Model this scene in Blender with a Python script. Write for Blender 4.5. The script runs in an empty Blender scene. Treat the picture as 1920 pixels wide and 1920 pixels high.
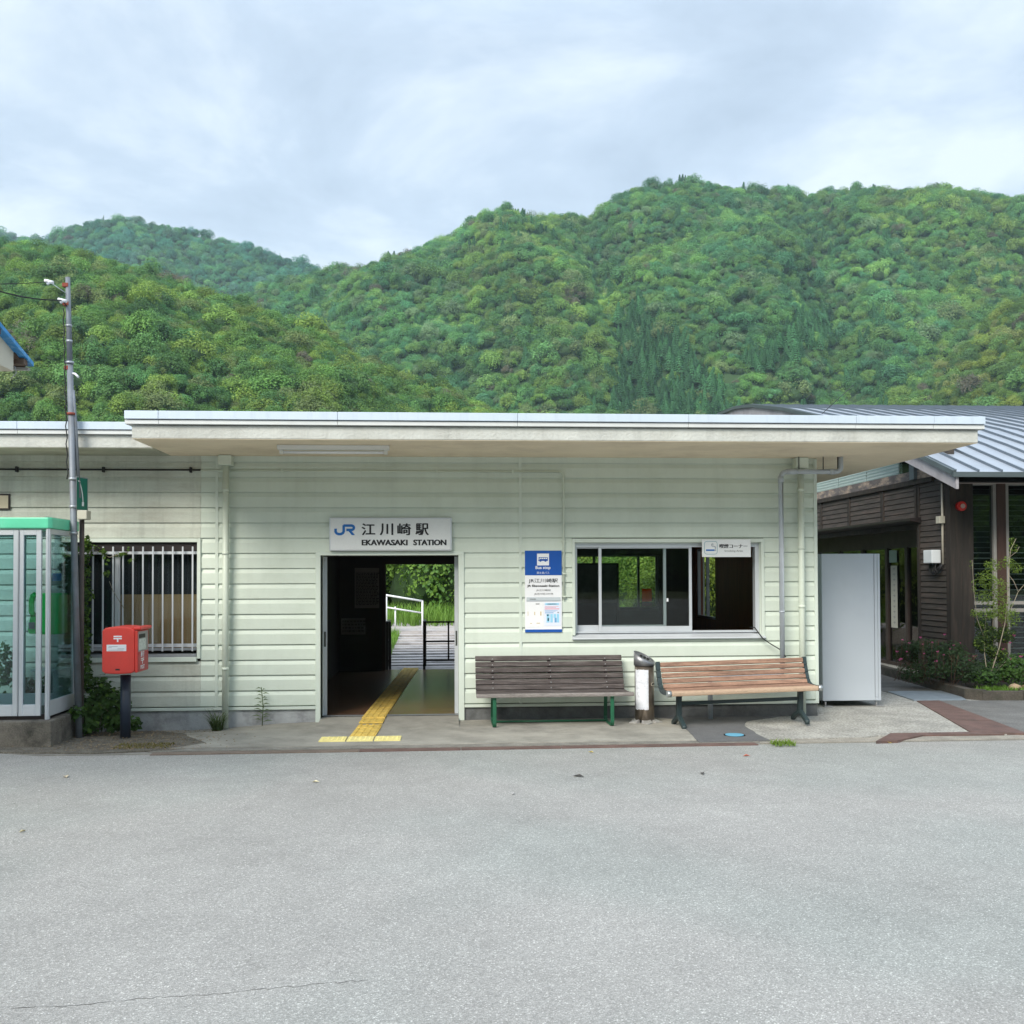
import bpy, bmesh, math, random
import numpy as np
from mathutils import Vector, Matrix, noise
random.seed(7); RNG = np.random.default_rng(7)
rad = math.radians
scn = bpy.context.scene
COL = scn.collection
# ------------------------------------------------------------------ camera
CY, H = -12.0, 1.7
FPX, PPX, PPY = 1900.0, 960.0, 1037.0
YAW, PIT, ROLL = rad(3.76), rad(1.27), rad(0.2)
FW = Vector((math.sin(YAW)*math.cos(PIT), math.cos(YAW)*math.cos(PIT), math.sin(PIT)))
_r = Vector((math.cos(YAW), -math.sin(YAW), 0)); _u = _r.cross(FW)
CR = _r*math.cos(ROLL)-_u*math.sin(ROLL); CU = _u*math.cos(ROLL)+_r*math.sin(ROLL)
cam = bpy.data.cameras.new('camera'); cam.sensor_width = 36; cam.lens = 36*FPX/1920
cam.shift_y = (PPY-960)/1920; cam.clip_end = 6000; cam.clip_start = .05
camo = bpy.data.objects.new('camera', cam); COL.objects.link(camo)
M3 = Matrix((CR, CU, -FW)).transposed()
camo.matrix_world = Matrix.Translation((0, CY, H)) @ M3.to_4x4()
scn.camera = camo
# ------------------------------------------------------------------ light
SUN_EL, SUN_AZ = rad(38), rad(212)      # azimuth measured clockwise from +Y (behind the camera, a little left)
world = bpy.data.worlds.new('World'); scn.world = world; world.use_nodes = True
nt = world.node_tree; nt.nodes.clear()
def wn(t, **k):
    n = nt.nodes.new(t)
    for a, b in k.items(): setattr(n, a, b)
    return n
out = wn('ShaderNodeOutputWorld'); bg = wn('ShaderNodeBackground'); bg.inputs[1].default_value = 0.094
sky = wn('ShaderNodeTexSky', sky_type='NISHITA', sun_disc=False, sun_elevation=SUN_EL, sun_rotation=SUN_AZ)
sky.air_density = 1.2; sky.dust_density = 2.0
tc = wn('ShaderNodeTexCoord'); sep = wn('ShaderNodeSeparateXYZ')
nt.links.new(tc.outputs['Generated'], sep.inputs[0])
def wmath(op, a, b=None, clamp=False):
    n = wn('ShaderNodeMath', operation=op); n.use_clamp = clamp
    for i, v in enumerate((a, b)):
        if v is None: continue
        if isinstance(v, (int, float)): n.inputs[i].default_value = v
        else: nt.links.new(v, n.inputs[i])
    return n.outputs[0]
zc = wmath('MAXIMUM', sep.outputs[2], 0.0)
den = wmath('ADD', zc, 0.22)
cb = wn('ShaderNodeCombineXYZ')
nt.links.new(wmath('DIVIDE', sep.outputs[0], den), cb.inputs[0]); nt.links.new(wmath('DIVIDE', sep.outputs[1], den), cb.inputs[1])
n1 = wn('ShaderNodeTexNoise'); n1.inputs['Scale'].default_value = 2.1; n1.inputs['Detail'].default_value = 9; n1.inputs['Roughness'].default_value = .56
n1.inputs['Distortion'].default_value = .35
nt.links.new(cb.outputs[0], n1.inputs['Vector'])
cr = wn('ShaderNodeValToRGB'); el = cr.color_ramp.elements
el[0].position = .36; el[0].color = (.45, .545, .68, 1); el[1].position = .64; el[1].color = (.80, .885, .98, 1)
e = el.new(.50); e.color = (.56, .665, .81, 1)
nt.links.new(n1.outputs[0], cr.inputs[0])
# overcast deck: pale towards the horizon, and the thick cloud overhead is the brighter source (CIE overcast)
zz = wmath('POWER', zc, 1.0)
gain = wmath('ADD', 1.0, wmath('MULTIPLY', wmath('MAXIMUM', wmath('SUBTRACT', zc, .47), 0), 3.0))
cl = wn('ShaderNodeVectorMath', operation='SCALE'); nt.links.new(cr.outputs[0], cl.inputs[0]); nt.links.new(wmath('MULTIPLY', gain, 10.0), cl.inputs['Scale'])
hz = wn('ShaderNodeMix', data_type='RGBA'); hz.inputs['B'].default_value = (8.3, 9.2, 10.4, 1)
nt.links.new(wmath('MULTIPLY', wmath('POWER', wmath('SUBTRACT', 1.0, zc, True), 5.0), .65), hz.inputs['Factor']); nt.links.new(cl.outputs[0], hz.inputs['A'])
mx = wn('ShaderNodeMix', data_type='RGBA'); mx.inputs['Factor'].default_value = .9
nt.links.new(sky.outputs[0], mx.inputs['A']); nt.links.new(hz.outputs['Result'], mx.inputs['B'])
nt.links.new(mx.outputs['Result'], bg.inputs[0]); nt.links.new(bg.outputs[0], out.inputs[0])
sl = bpy.data.lights.new('sun', 'SUN'); sl.energy = 3.6; sl.angle = rad(28); sl.color = (1, .94, .84)
so = bpy.data.objects.new('sun', sl); COL.objects.link(so)
sd = Vector((math.sin(SUN_AZ)*math.cos(SUN_EL), math.cos(SUN_AZ)*math.cos(SUN_EL), math.sin(SUN_EL)))
so.rotation_euler = sd.to_track_quat('Z', 'Y').to_euler(); so.location = (-5, -20, 20)
vs = scn.view_settings; vs.view_transform = 'Standard'; vs.look = 'None'; vs.gamma = 1; vs.exposure = 0.37; vs.use_curve_mapping = False
scn.cycles.use_denoising = True; scn.cycles.denoising_input_passes = 'RGB_ALBEDO_NORMAL'; scn.cycles.denoising_prefilter = 'ACCURATE'; scn.cycles.max_bounces = 8; scn.cycles.transparent_max_bounces = 12; scn.cycles.volume_bounces = 1
# ------------------------------------------------------------------ measuring helpers: world point on a plane seen at a pixel of the survey photo
def ray(px, py): return FW + CR*((px-PPX)/FPX) - CU*((py-PPY)/FPX)
def W(px, py, Y=0.0):
    d = ray(px, py); t = (Y-CY)/d.y; return d.x*t, H+d.z*t
def WX(px, Y=0.0, py=1079): return W(px, py, Y)[0]
def WZ(py, Y=0.0, px=835): return W(px, py, Y)[1]
def G(px, py, Z=0.0):
    d = ray(px, py); t = (Z-H)/d.z; return d.x*t, CY+d.y*t
def proj(x, y, z):
    v = Vector((x, y-CY, z-H)); w = v.dot(FW); return PPX+FPX*v.dot(CR)/w, PPY-FPX*v.dot(CU)/w
# ------------------------------------------------------------------ materials
MATS = {}
def mat(name, col, rough=.7, var=.12, vscale=3.0, bump=0.0, bscale=60.0, metal=0.0, spec=.4, stretch=None, dirt=None, dirt_amt=.0, dirt_scale=1.2,
        coat=0.0, fine=0.0, fscale=200.0, trans=0.0, stain=None, stain_amt=0.0, coords='pos', streak=0.0):
    if name in MATS: return MATS[name]
    m = bpy.data.materials.new(name); m.use_nodes = True; t = m.node_tree; N = t.nodes; L = t.links
    p = N['Principled BSDF']; p.inputs['Roughness'].default_value = rough; p.inputs['Metallic'].default_value = metal
    p.inputs['Specular IOR Level'].default_value = spec; p.inputs['Coat Weight'].default_value = coat
    g = N.new('ShaderNodeNewGeometry'); mp = N.new('ShaderNodeMapping')
    if coords == 'obj':
        tcn = N.new('ShaderNodeTexCoord'); L.new(tcn.outputs['Object'], mp.inputs[0])
    else: L.new(g.outputs['Position'], mp.inputs[0])
    if stretch: mp.inputs['Scale'].default_value = stretch
    n = N.new('ShaderNodeTexNoise'); n.inputs['Scale'].default_value = vscale; n.inputs['Detail'].default_value = 6; n.inputs['Roughness'].default_value = .6
    L.new(mp.outputs[0], n.inputs['Vector'])
    def rng(src, lo, hi, a=.3, b=.7):
        r = N.new('ShaderNodeMapRange'); r.inputs['From Min'].default_value = a; r.inputs['From Max'].default_value = b
        r.inputs['To Min'].default_value = lo; r.inputs['To Max'].default_value = hi; L.new(src, r.inputs['Value']); return r.outputs[0]
    f = rng(n.outputs[0], 1-var, 1+var)
    if fine:
        n2 = N.new('ShaderNodeTexNoise'); n2.inputs['Scale'].default_value = fscale; n2.inputs['Detail'].default_value = 3; L.new(mp.outputs[0], n2.inputs['Vector'])
        mm = N.new('ShaderNodeMath'); mm.operation = 'MULTIPLY'; L.new(f, mm.inputs[0]); L.new(rng(n2.outputs[0], 1-fine, 1+fine), mm.inputs[1]); f = mm.outputs[0]
    if streak:
        mp2 = N.new('ShaderNodeMapping'); mp2.inputs['Scale'].default_value = (9, 9, .55); L.new(g.outputs['Position'], mp2.inputs[0]); n5 = N.new('ShaderNodeTexNoise'); n5.inputs['Scale'].default_value = 1.0; n5.inputs['Detail'].default_value = 5; n5.inputs['Roughness'].default_value = .65; L.new(mp2.outputs[0], n5.inputs['Vector'])
        m2 = N.new('ShaderNodeMath'); m2.operation = 'MULTIPLY'; L.new(f, m2.inputs[0]); L.new(rng(n5.outputs[0], 1.0, 1-streak, .50, .74), m2.inputs[1]); f = m2.outputs[0]
    sc = N.new('ShaderNodeVectorMath'); sc.operation = 'SCALE'; sc.inputs[0].default_value = col; L.new(f, sc.inputs['Scale'])
    c = sc.outputs[0]
    if dirt:
        n3 = N.new('ShaderNodeTexNoise'); n3.inputs['Scale'].default_value = dirt_scale; n3.inputs['Detail'].default_value = 8; n3.inputs['Roughness'].default_value = .7
        L.new(mp.outputs[0], n3.inputs['Vector'])
        x = N.new('ShaderNodeMix'); x.data_type = 'RGBA'; x.inputs['B'].default_value = (*dirt, 1); L.new(c, x.inputs['A'])
        L.new(rng(n3.outputs[0], 0, dirt_amt, .48, .68), x.inputs['Factor']); c = x.outputs['Result']
    L.new(c, p.inputs['Base Color'])
    if bump:
        b = N.new('ShaderNodeBump'); b.inputs['Strength'].default_value = bump; b.inputs['Distance'].default_value = .01
        n4 = N.new('ShaderNodeTexNoise'); n4.inputs['Scale'].default_value = bscale; n4.inputs['Detail'].default_value = 4; L.new(mp.outputs[0], n4.inputs['Vector'])
        L.new(n4.outputs[0], b.inputs['Height']); L.new(b.outputs[0], p.inputs['Normal'])
    if trans:
        o = N['Material Output']; tr = N.new('ShaderNodeBsdfTranslucent'); L.new(c, tr.inputs[0]); ms = N.new('ShaderNodeMixShader'); ms.inputs[0].default_value = trans
        L.new(p.outputs[0], ms.inputs[1]); L.new(tr.outputs[0], ms.inputs[2]); L.new(ms.outputs[0], o.inputs[0])
    MATS[name] = m; return m
def glass(name, tint=(.8, .9, .87), refl=1.0, rough=.0):
    m = bpy.data.materials.new(name); m.use_nodes = True; t = m.node_tree; N = t.nodes; L = t.links; N.clear()
    o = N.new('ShaderNodeOutputMaterial'); tr = N.new('ShaderNodeBsdfTransparent'); tr.inputs[0].default_value = (*tint, 1)
    gl = N.new('ShaderNodeBsdfGlossy'); gl.inputs['Roughness'].default_value = rough; gl.inputs[0].default_value = (1, 1, 1, 1)
    fr = N.new('ShaderNodeFresnel'); fr.inputs[0].default_value = 1.5; mu = N.new('ShaderNodeMath'); mu.operation = 'MULTIPLY'; mu.inputs[1].default_value = refl; mu.use_clamp = True
    L.new(fr.outputs[0], mu.inputs[0]); mx_ = N.new('ShaderNodeMixShader'); L.new(mu.outputs[0], mx_.inputs[0]); L.new(tr.outputs[0], mx_.inputs[1]); L.new(gl.outputs[0], mx_.inputs[2])
    L.new(mx_.outputs[0], o.inputs[0]); MATS[name] = m; return m
SIDING = mat('siding_green', (.60, .665, .58), .5, .045, 1.3, dirt=(.40, .46, .36), dirt_amt=.2, dirt_scale=2.2, fine=.02, fscale=90, spec=.35, streak=.06)
SIDOLD = mat('siding_weathered', (.535, .565, .49), .65, .10, 1.1, stretch=(.7, 1, 2.2), dirt=(.34, .32, .26), dirt_amt=.55, dirt_scale=1.6, fine=.05, fscale=60, streak=.20)
TRIM = mat('trim_green', (.60, .665, .59), .5, .03, 2, dirt=(.4, .45, .36), dirt_amt=.12)
ALU = mat('aluminium', (.60, .63, .66), .42, .05, 4, metal=.35, spec=.5)
ALUD = mat('aluminium_grey', (.36, .38, .40), .4, .08, 4, metal=.5)
WHITEM = mat('white_metal', (.52, .60, .68), .4, .04, 1.2, spec=.5, dirt=(.5, .55, .6), dirt_amt=.12, streak=.12)
STRIP = mat('white_strip', (.60, .62, .61), .5, .06, 3)
STUCCO = mat('stucco', (.50, .51, .475), .95, .10, 3.5, bump=.9, bscale=34, dirt=(.36, .35, .30), dirt_amt=.35, dirt_scale=2.5, streak=.16)
SOFFIT = mat('soffit_paint', (.80, .69, .52), .95, .08, 1.3, dirt=(.38, .30, .22), dirt_amt=.35, dirt_scale=1.0, bump=.3, bscale=40)
CONC = mat('foundation_concrete', (.36, .37, .37), .9, .18, 4, bump=.5, bscale=50, dirt=(.10, .10, .10), dirt_amt=.8, dirt_scale=2.2)
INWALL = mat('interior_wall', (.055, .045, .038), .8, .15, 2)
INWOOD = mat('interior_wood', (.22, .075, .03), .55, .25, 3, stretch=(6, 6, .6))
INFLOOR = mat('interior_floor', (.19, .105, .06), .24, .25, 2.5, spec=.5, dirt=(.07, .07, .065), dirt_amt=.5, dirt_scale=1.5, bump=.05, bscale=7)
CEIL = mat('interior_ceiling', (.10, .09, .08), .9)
BLACK = mat('black_rubber', (.015, .015, .016), .6, .1, 8)
DARKM = mat('dark_metal', (.028, .022, .022), .45, .2, 6, metal=.3)
GLS = glass('window_glass', (.88, .91, .90), .55); GLSB = glass('booth_glass', (.74, .865, .885), .6); GLSD = glass('dark_glass', (.58, .64, .63), 1.1)
INK = mat('black_ink', (.012, .012, .014), .5, 0.0); INKG = mat('grey_ink', (.22, .22, .22), .6, 0.0); BLUE = mat('sign_blue', (.010, .085, .38), .35, .03, 4)
JRBLUE = mat('logo_blue', (.012, .13, .42), .4, 0.0); WHITE = mat('white_print', (.80, .81, .83), .5, .02, 5); SIGNW = mat('sign_white', (.66, .68, .68), .45, .03, 9, fine=.02, fscale=60)
SKYB = mat('print_light_blue', (.30, .60, .78), .6, 0); SKYC = mat('print_mid_blue', (.16, .36, .60), .6, 0); PINKP = mat('print_pink', (.72, .36, .42), .6, 0); LILAC = mat('print_lilac', (.66, .66, .82), .6, 0)
TANP = mat('print_tan', (.60, .47, .26), .6, 0); GREYP = mat('print_grey', (.34, .37, .41), .5, 0); ORANGE = mat('orange_paper', (.95, .26, .02), .7, .05, trans=.75)
# ------------------------------------------------------------------ mesh builder
def tag(o, label=None, cat=None, group=None, kind=None):
    if label: o['label'] = label
    if cat: o['category'] = cat
    if group: o['group'] = group
    if kind: o['kind'] = kind
    return o
def worg(o):
    v = Vector((0, 0, 0))
    while o: v = v + o.location; o = o.parent
    return v
class MB:
    def __init__(s): s.v = []; s.f = []; s.mi = []; s.m = 0; s.sm = []
    def add(s, vs, fs, smooth=False):
        b = len(s.v); s.v += [tuple(v) for v in vs]
        for f in fs: s.f.append(tuple(i+b for i in f)); s.mi.append(s.m); s.sm.append(smooth)
        return s
    def box(s, x0, x1, y0, y1, z0, z1):
        x0, x1 = sorted((x0, x1)); y0, y1 = sorted((y0, y1)); z0, z1 = sorted((z0, z1))
        return s.add([(x0, y0, z0), (x1, y0, z0), (x1, y1, z0), (x0, y1, z0), (x0, y0, z1), (x1, y0, z1), (x1, y1, z1), (x0, y1, z1)],
              [(0, 3, 2, 1), (4, 5, 6, 7), (0, 1, 5, 4), (1, 2, 6, 5), (2, 3, 7, 6), (3, 0, 4, 7)])
    def quad(s, a, b, c, d): return s.add([a, b, c, d], [(0, 1, 2, 3)])
    def prism(s, pts, axis, a, b):
        """polygon pts in the plane across axis, swept from a to b"""
        n = len(pts)
        def P(p, t): return {'x': (t, p[0], p[1]), 'y': (p[0], t, p[1]), 'z': (p[0], p[1], t)}[axis]
        ar = sum(pts[i][0]*pts[(i+1) % n][1]-pts[(i+1) % n][0]*pts[i][1] for i in range(n))
        vs = [P(p, a) for p in pts]+[P(p, b) for p in pts]
        fs = [tuple(range(n)), tuple(range(2*n-1, n-1, -1))]+[(i+n, (i+1) % n+n, (i+1) % n, i) for i in range(n)]
        flip = (ar > 0) == (b > a)
        if axis == 'y': flip = not flip
        if flip: fs = [tuple(reversed(f)) for f in fs]
        fs = [tuple(reversed(f)) for f in fs] if False else fs
        return s.add(vs, fs)
    def beam(s, p, q, w, h, up=(0, 0, 1)):
        p, q = Vector(p), Vector(q); d = (q-p).normalized(); u = Vector(up); sd_ = d.cross(u).normalized(); u = sd_.cross(d)
        vs = []
        for c in (p, q):
            for a, b in ((-1, -1), (1, -1), (1, 1), (-1, 1)): vs.append(c+sd_*(a*w/2)+u*(b*h/2))
        return s.add(vs, [(0, 1, 2, 3), (7, 6, 5, 4), (0, 4, 5, 1), (1, 5, 6, 2), (2, 6, 7, 3), (3, 7, 4, 0)])
    def tube(s, pts, r, n=10, cap=True, r2=None):
        pts = [Vector(p) for p in pts]; rings = []; b0 = []
        pu = None
        for i, p in enumerate(pts):
            d = (pts[min(i+1, len(pts)-1)]-pts[max(i-1, 0)]).normalized()
            if pu is None:
                a = Vector((0, 0, 1)) if abs(d.z) < .9 else Vector((1, 0, 0)); pu = d.cross(a).normalized()
            pu = (pu-d*pu.dot(d)).normalized(); w = d.cross(pu)
            rr = r if r2 is None else r+(r2-r)*i/(len(pts)-1)
            rings.append([p+(pu*math.cos(2*math.pi*k/n)+w*math.sin(2*math.pi*k/n))*rr for k in range(n)])
        vs = [v for R_ in rings for v in R_]; fs = []
        for i in range(len(pts)-1):
            for k in range(n): fs.append((i*n+k, i*n+(k+1) % n, (i+1)*n+(k+1) % n, (i+1)*n+k))
        s.add(vs, fs, True)
        if cap:
            b = len(s.v)-len(vs); s.f.append(tuple(b+k for k in reversed(range(n)))); s.f.append(tuple(b+(len(pts)-1)*n+k for k in range(n))); s.mi += [s.m]*2; s.sm += [False]*2
        return s
    def cyl(s, c, r, z0, z1, n=20, r2=None): return s.tube([(c[0], c[1], z0), (c[0], c[1], z1)], r, n, True, r2)
    def build(s, name, mats, parent=None, bevel=0, smooth=False, kind=None):
        if not isinstance(mats, (list, tuple)): mats = [mats]
        me = bpy.data.meshes.new(name); o_ = worg(parent) if parent else Vector((0, 0, 0))
        me.from_pydata([Vector(v)-o_ for v in s.v], [], s.f)
        for m_ in mats: me.materials.append(m_)
        me.polygons.foreach_set('material_index', s.mi); me.polygons.foreach_set('use_smooth', [True]*len(s.f) if smooth else s.sm)
        if bevel:
            bm = bmesh.new(); bm.from_mesh(me)
            es = [e_ for e_ in bm.edges if len(e_.link_faces) == 2 and e_.calc_face_angle(0) > .6]
            bmesh.ops.bevel(bm, geom=es, offset=bevel, segments=2 if bevel > .008 else 1, profile=.6, affect='EDGES', clamp_overlap=True)
            bm.to_mesh(me); bm.free()
        me.update(); o = bpy.data.objects.new(name, me); COL.objects.link(o)
        if parent: o.parent = parent
        if kind: o['kind'] = kind
        return o
def thing(name, loc, label, cat, group=None, rz=0):
    o = bpy.data.objects.new(name, None); COL.objects.link(o); o.location = loc; o.rotation_euler.z = rz; o.empty_display_size = .1
    return tag(o, label, cat, group)
def B(name, m, parent, *box, bevel=0):
    return MB().box(*box).build(name, m, parent, bevel)
def share(o, loc, parent=None, name=None):
    c = bpy.data.objects.new(name or o.name.split('.')[0], o.data); COL.objects.link(c); c.parent = parent or o.parent; c.location = loc; return c
def text(body, m, parent, x0, x1, zb, h, Y, bold=0.0, name='lettering', facing='front', sx=None, spacing=1.0):
    """flat print: left edge x0, right edge x1 (None keeps natural width), baseline box zb..zb+h on plane y=Y"""
    c = bpy.data.curves.new(name, 'FONT'); c.body = body; c.offset = bold; c.extrude = .002; c.resolution_u = 3; c.space_character = spacing
    o = bpy.data.objects.new(name, c); COL.objects.link(o); bpy.context.view_layer.update()
    me = bpy.data.meshes.new_from_object(o); bpy.data.objects.remove(o)
    if not len(me.vertices): return None
    co = np.array([v.co[:] for v in me.vertices]); mn = co.min(0); mx_ = co.max(0); sz = np.maximum(mx_-mn, 1e-6)
    kz = h/sz[1]; kx = (x1-x0)/sz[0] if x1 is not None else kz
    org = worg(parent) if parent else Vector((0, 0, 0))
    for v in me.vertices:
        a = (v.co.x-mn[0])*kx; b = (v.co.y-mn[1])*kz; d = (v.co.z-mn[2])*.35
        if facing == 'front': p = Vector((x0+a, Y-d, zb+b))
        else: p = Vector((Y+d, x0+a, zb+b))
        v.co = p-org
    me.materials.clear(); me.materials.append(m)
    me.name = name; o = bpy.data.objects.new(name, me); COL.objects.link(o); o.parent = parent; return o
def flat(parent, m, name, x0, x1, z0, z1, Y, t=.0015): return B(name, m, parent, x0, x1, Y-t, Y, z0, z1)
# ================================================================== GROUND
def ss(a, b, x): t = min(1, max(0, (x-a)/(b-a))); return t*t*(3-2*t)
def gz(x, y): return -.075*ss(-1.6, -3.0, x)*ss(-1.0, 0.0, y) if y > -1.1 else 0.0
def asphalt_mat():
    m = bpy.data.materials.new('asphalt'); m.use_nodes = True; t = m.node_tree; N = t.nodes; L = t.links; p = N['Principled BSDF']
    g = N.new('ShaderNodeNewGeometry'); P_ = g.outputs['Position']
    def nz(s, d=3, r=.6, typ='ShaderNodeTexNoise'):
        n = N.new(typ); n.inputs['Scale'].default_value = s
        if typ.endswith('Noise'): n.inputs['Detail'].default_value = d; n.inputs['Roughness'].default_value = r
        L.new(P_, n.inputs['Vector']); return n
    def mr(src, a, b, lo, hi):
        r = N.new('ShaderNodeMapRange'); r.inputs[1].default_value = a; r.inputs[2].default_value = b; r.inputs[3].default_value = lo; r.inputs[4].default_value = hi; L.new(src, r.inputs[0]); return r.outputs[0]
    def mul(a, b):
        n = N.new('ShaderNodeMath'); n.operation = 'MULTIPLY'; L.new(a, n.inputs[0]); L.new(b, n.inputs[1]); return n.outputs[0]
    v = nz(150, typ='ShaderNodeTexVoronoi'); sepc = N.new('ShaderNodeSeparateColor'); L.new(v.outputs['Color'], sepc.inputs[0])
    agg = mr(sepc.outputs[0], 0, 1, .82, 1.2)
    chip = mr(sepc.outputs[1], .90, .97, 1.0, 1.6)
    edge = mr(v.outputs['Distance'], 0.25, .75, 1.05, .80)
    f = mul(mul(agg, chip), edge)
    f = mul(f, mr(nz(45, 4, .7).outputs[0], .3, .7, .86, 1.14)); f = mul(f, mr(nz(.55, 5, .65).outputs[0], .3, .7, .90, 1.10)); f = mul(f, mr(nz(4.5, 6, .7).outputs[0], .3, .7, .93, 1.07))
    # faint map cracking in patches
    v2 = N.new('ShaderNodeTexVoronoi'); v2.feature = 'DISTANCE_TO_EDGE'; v2.inputs['Scale'].default_value = 5.5
    wp = N.new('ShaderNodeVectorMath'); wp.operation = 'MULTIPLY_ADD'; wp.inputs[1].default_value = (.35, .35, 0); L.new(nz(5, 4, .7).outputs['Color'], wp.inputs[0]); L.new(P_, wp.inputs[2]); L.new(wp.outputs[0], v2.inputs['Vector'])
    crk = mr(v2.outputs['Distance'], 0, .018, .60, 1.0)
    msk = mr(nz(.8, 3, .6).outputs[0], .60, .70, 0, 1)
    mxk = N.new('ShaderNodeMix'); mxk.inputs['A'].default_value = 1; L.new(msk, mxk.inputs['Factor']); L.new(crk, mxk.inputs['B']); f = mul(f, mxk.outputs[0])
    sc = N.new('ShaderNodeVectorMath'); sc.operation = 'SCALE'; hx = N.new('ShaderNodeMix'); hx.data_type = 'RGBA'; hx.inputs['A'].default_value = (.298, .290, .270, 1); hx.inputs['B'].default_value = (.286, .291, .270, 1); L.new(mr(nz(.35, 2, .5).outputs[0], .42, .58, 0, 1), hx.inputs['Factor']); L.new(hx.outputs['Result'], sc.inputs[0]); L.new(f, sc.inputs['Scale']); L.new(sc.outputs[0], p.inputs['Base Color'])
    p.inputs['Roughness'].default_value = .93; p.inputs['Specular IOR Level'].default_value = .3
    b = N.new('ShaderNodeBump'); b.inputs['Strength'].default_value = .55; b.inputs['Distance'].default_value = .004; L.new(v.outputs['Distance'], b.inputs['Height']); L.new(b.outputs[0], p.inputs['Normal'])
    return m
ASPH = asphalt_mat()
def sheet(name, poly, z, m, parent=None, th=.03, gf=True, cut=.35, lift=0, kind='structure'):
    """thin ground slab over polygon poly, following the fall of the ground"""
    bm = bmesh.new(); vs = [bm.verts.new((x, y, 0)) for x, y in poly]
    from mathutils.geometry import tessellate_polygon
    for tri in tessellate_polygon([[Vector((x, y, 0)) for x, y in poly]]):
        try: bm.faces.new([vs[k] for k in tri])
        except ValueError: pass
    bmesh.ops.recalc_face_normals(bm, faces=bm.faces[:])
    if sum(f.normal.z for f in bm.faces) < 0: bmesh.ops.reverse_faces(bm, faces=bm.faces[:])
    if gf:
        xs = [p[0] for p in poly]; ys = [p[1] for p in poly]
        for a, b_, ax in ((min(xs), max(xs), 0), (min(ys), max(ys), 1)):
            k = a+cut
            while k < b_:
                n = (1, 0, 0) if ax == 0 else (0, 1, 0); co = (k, 0, 0) if ax == 0 else (0, k, 0)
                bmesh.ops.bisect_plane(bm, geom=bm.verts[:]+bm.edges[:]+bm.faces[:], plane_co=co, plane_no=n); k += cut
    for v in bm.verts: v.co.z = z+(gz(v.co.x, v.co.y) if gf else 0)
    if th:
        r = bmesh.ops.extrude_face_region(bm, geom=bm.faces[:])
        for v in [g for g in r['geom'] if isinstance(g, bmesh.types.BMVert)]: v.co.z += 0
        low = set(g for g in r['geom'] if isinstance(g, bmesh.types.BMVert))
        for v in bm.verts:
            if v not in low: v.co.z -= th
    bmesh.ops.recalc_face_normals(bm, faces=bm.faces[:])
    me = bpy.data.meshes.new(name); bm.to_mesh(me); bm.free(); me.materials.append(m)
    o = bpy.data.objects.new(name, me); COL.objects.link(o); o.parent = parent
    if kind: o['kind'] = kind
    return o
CONW = mat('walk_concrete', (.30, .285, .245), .92, .20, 2.2, bump=.4, bscale=70, fine=.12, fscale=120, dirt=(.13, .125, .11), dirt_amt=.65, dirt_scale=1.4)
CONR = mat('aggregate_concrete', (.345, .335, .30), .95, .20, 3.0, bump=.9, bscale=70, fine=.42, fscale=42, dirt=(.17, .165, .15), dirt_amt=.55, dirt_scale=1.6)
CONEDGE = mat('kerb_concrete', (.20, .19, .165), .95, .25, 6, bump=.8, bscale=80, fine=.2, fscale=110)
PATCH = mat('asphalt_patch', (.125, .125, .125), .9, .12, 4, bump=.7, bscale=120, fine=.22, fscale=150)
RUST = mat('rusty_drain', (.135, .083, .070), .8, .22, 5, bump=.6, bscale=90, fine=.12, fscale=160, dirt=(.06, .05, .045), dirt_amt=.5, dirt_scale=6)
DIRT = mat('dirt', (.13, .118, .095), 1, .35, 9, bump=1, bscale=60, fine=.45, fscale=70)
def rough(poly, amp=.03, step=.12):
    o = []; n = len(poly)
    for i in range(n):
        a, b = Vector(poly[i]), Vector(poly[(i+1) % n]); L_ = (b-a).length; k = max(1, int(L_/step)); nn = Vector((-(b-a).y, (b-a).x)).normalized()
        for j in range(k):
            p = a.lerp(b, j/k); w = amp*noise.noise(Vector((p.x*3.1, p.y*3.1, 2.2)))+amp*.5*noise.noise(Vector((p.x*11, p.y*11, 4))); p = p+nn*w; o.append((p.x, p.y))
    return o
earth = MB(); earth.quad((-1500, -300, -.12), (1500, -300, -.12), (1500, 2500, -.12), (-1500, 2500, -.12)); tag(earth.build('ground', mat('earth', (.10, .12, .05), 1, .4, .5)), kind='structure')
sheet('road', [(-60, -60), (60, -60), (60, -1.70), (6.1, -1.66), (3.3, -1.70), (-2.6, -1.92), (-3.9, -1.90), (-4.6, -1.62), (-60, -1.62)], -.022, ASPH, gf=False, th=.05)
walk = [(-2.9, -2.05), (-1.245, -1.935), (2.45, -1.90), (2.45, -1.80), (2.28, -1.0), (2.20, 0.03), (-4.0, .03), (-3.3, -.9), (-3.2, -1.6)]
walkway = sheet('walkway', rough([(-2.75, -1.72), (-2.2, -1.70), (2.75, -1.66), (2.7, -.9), (2.7, .02), (-3.3, .02), (-2.9, -.5), (-2.75, -.9), (-2.45, -1.4)], .035, .2), 0.0, CONW, th=.03)
sheet('pavement_edge', [(-2.9, -1.86), (3.2, -1.80), (3.2, -1.60), (2.30, -1.60), (-2.75, -1.66)], -.006, CONEDGE, th=.03)
sheet('kerb_base', [(-7, -1.72), (-4.4, -1.72), (-3.9, -1.93), (-2.6, -1.95), (3.3, -1.86), (9.5, -1.82), (9.5, .02), (-7, .02)], -.016, CONEDGE, th=.05)
sheet('dirt_verge', rough([(-4.3, -1.80), (-3.4, -1.89), (-2.7, -1.80), (-2.3, -1.5), (-2.0, -.8), (-2.0, .02), (-7, .02), (-7, -1.66), (-4.7, -1.66)], .05, .2), -.004, DIRT, th=.03)
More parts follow.
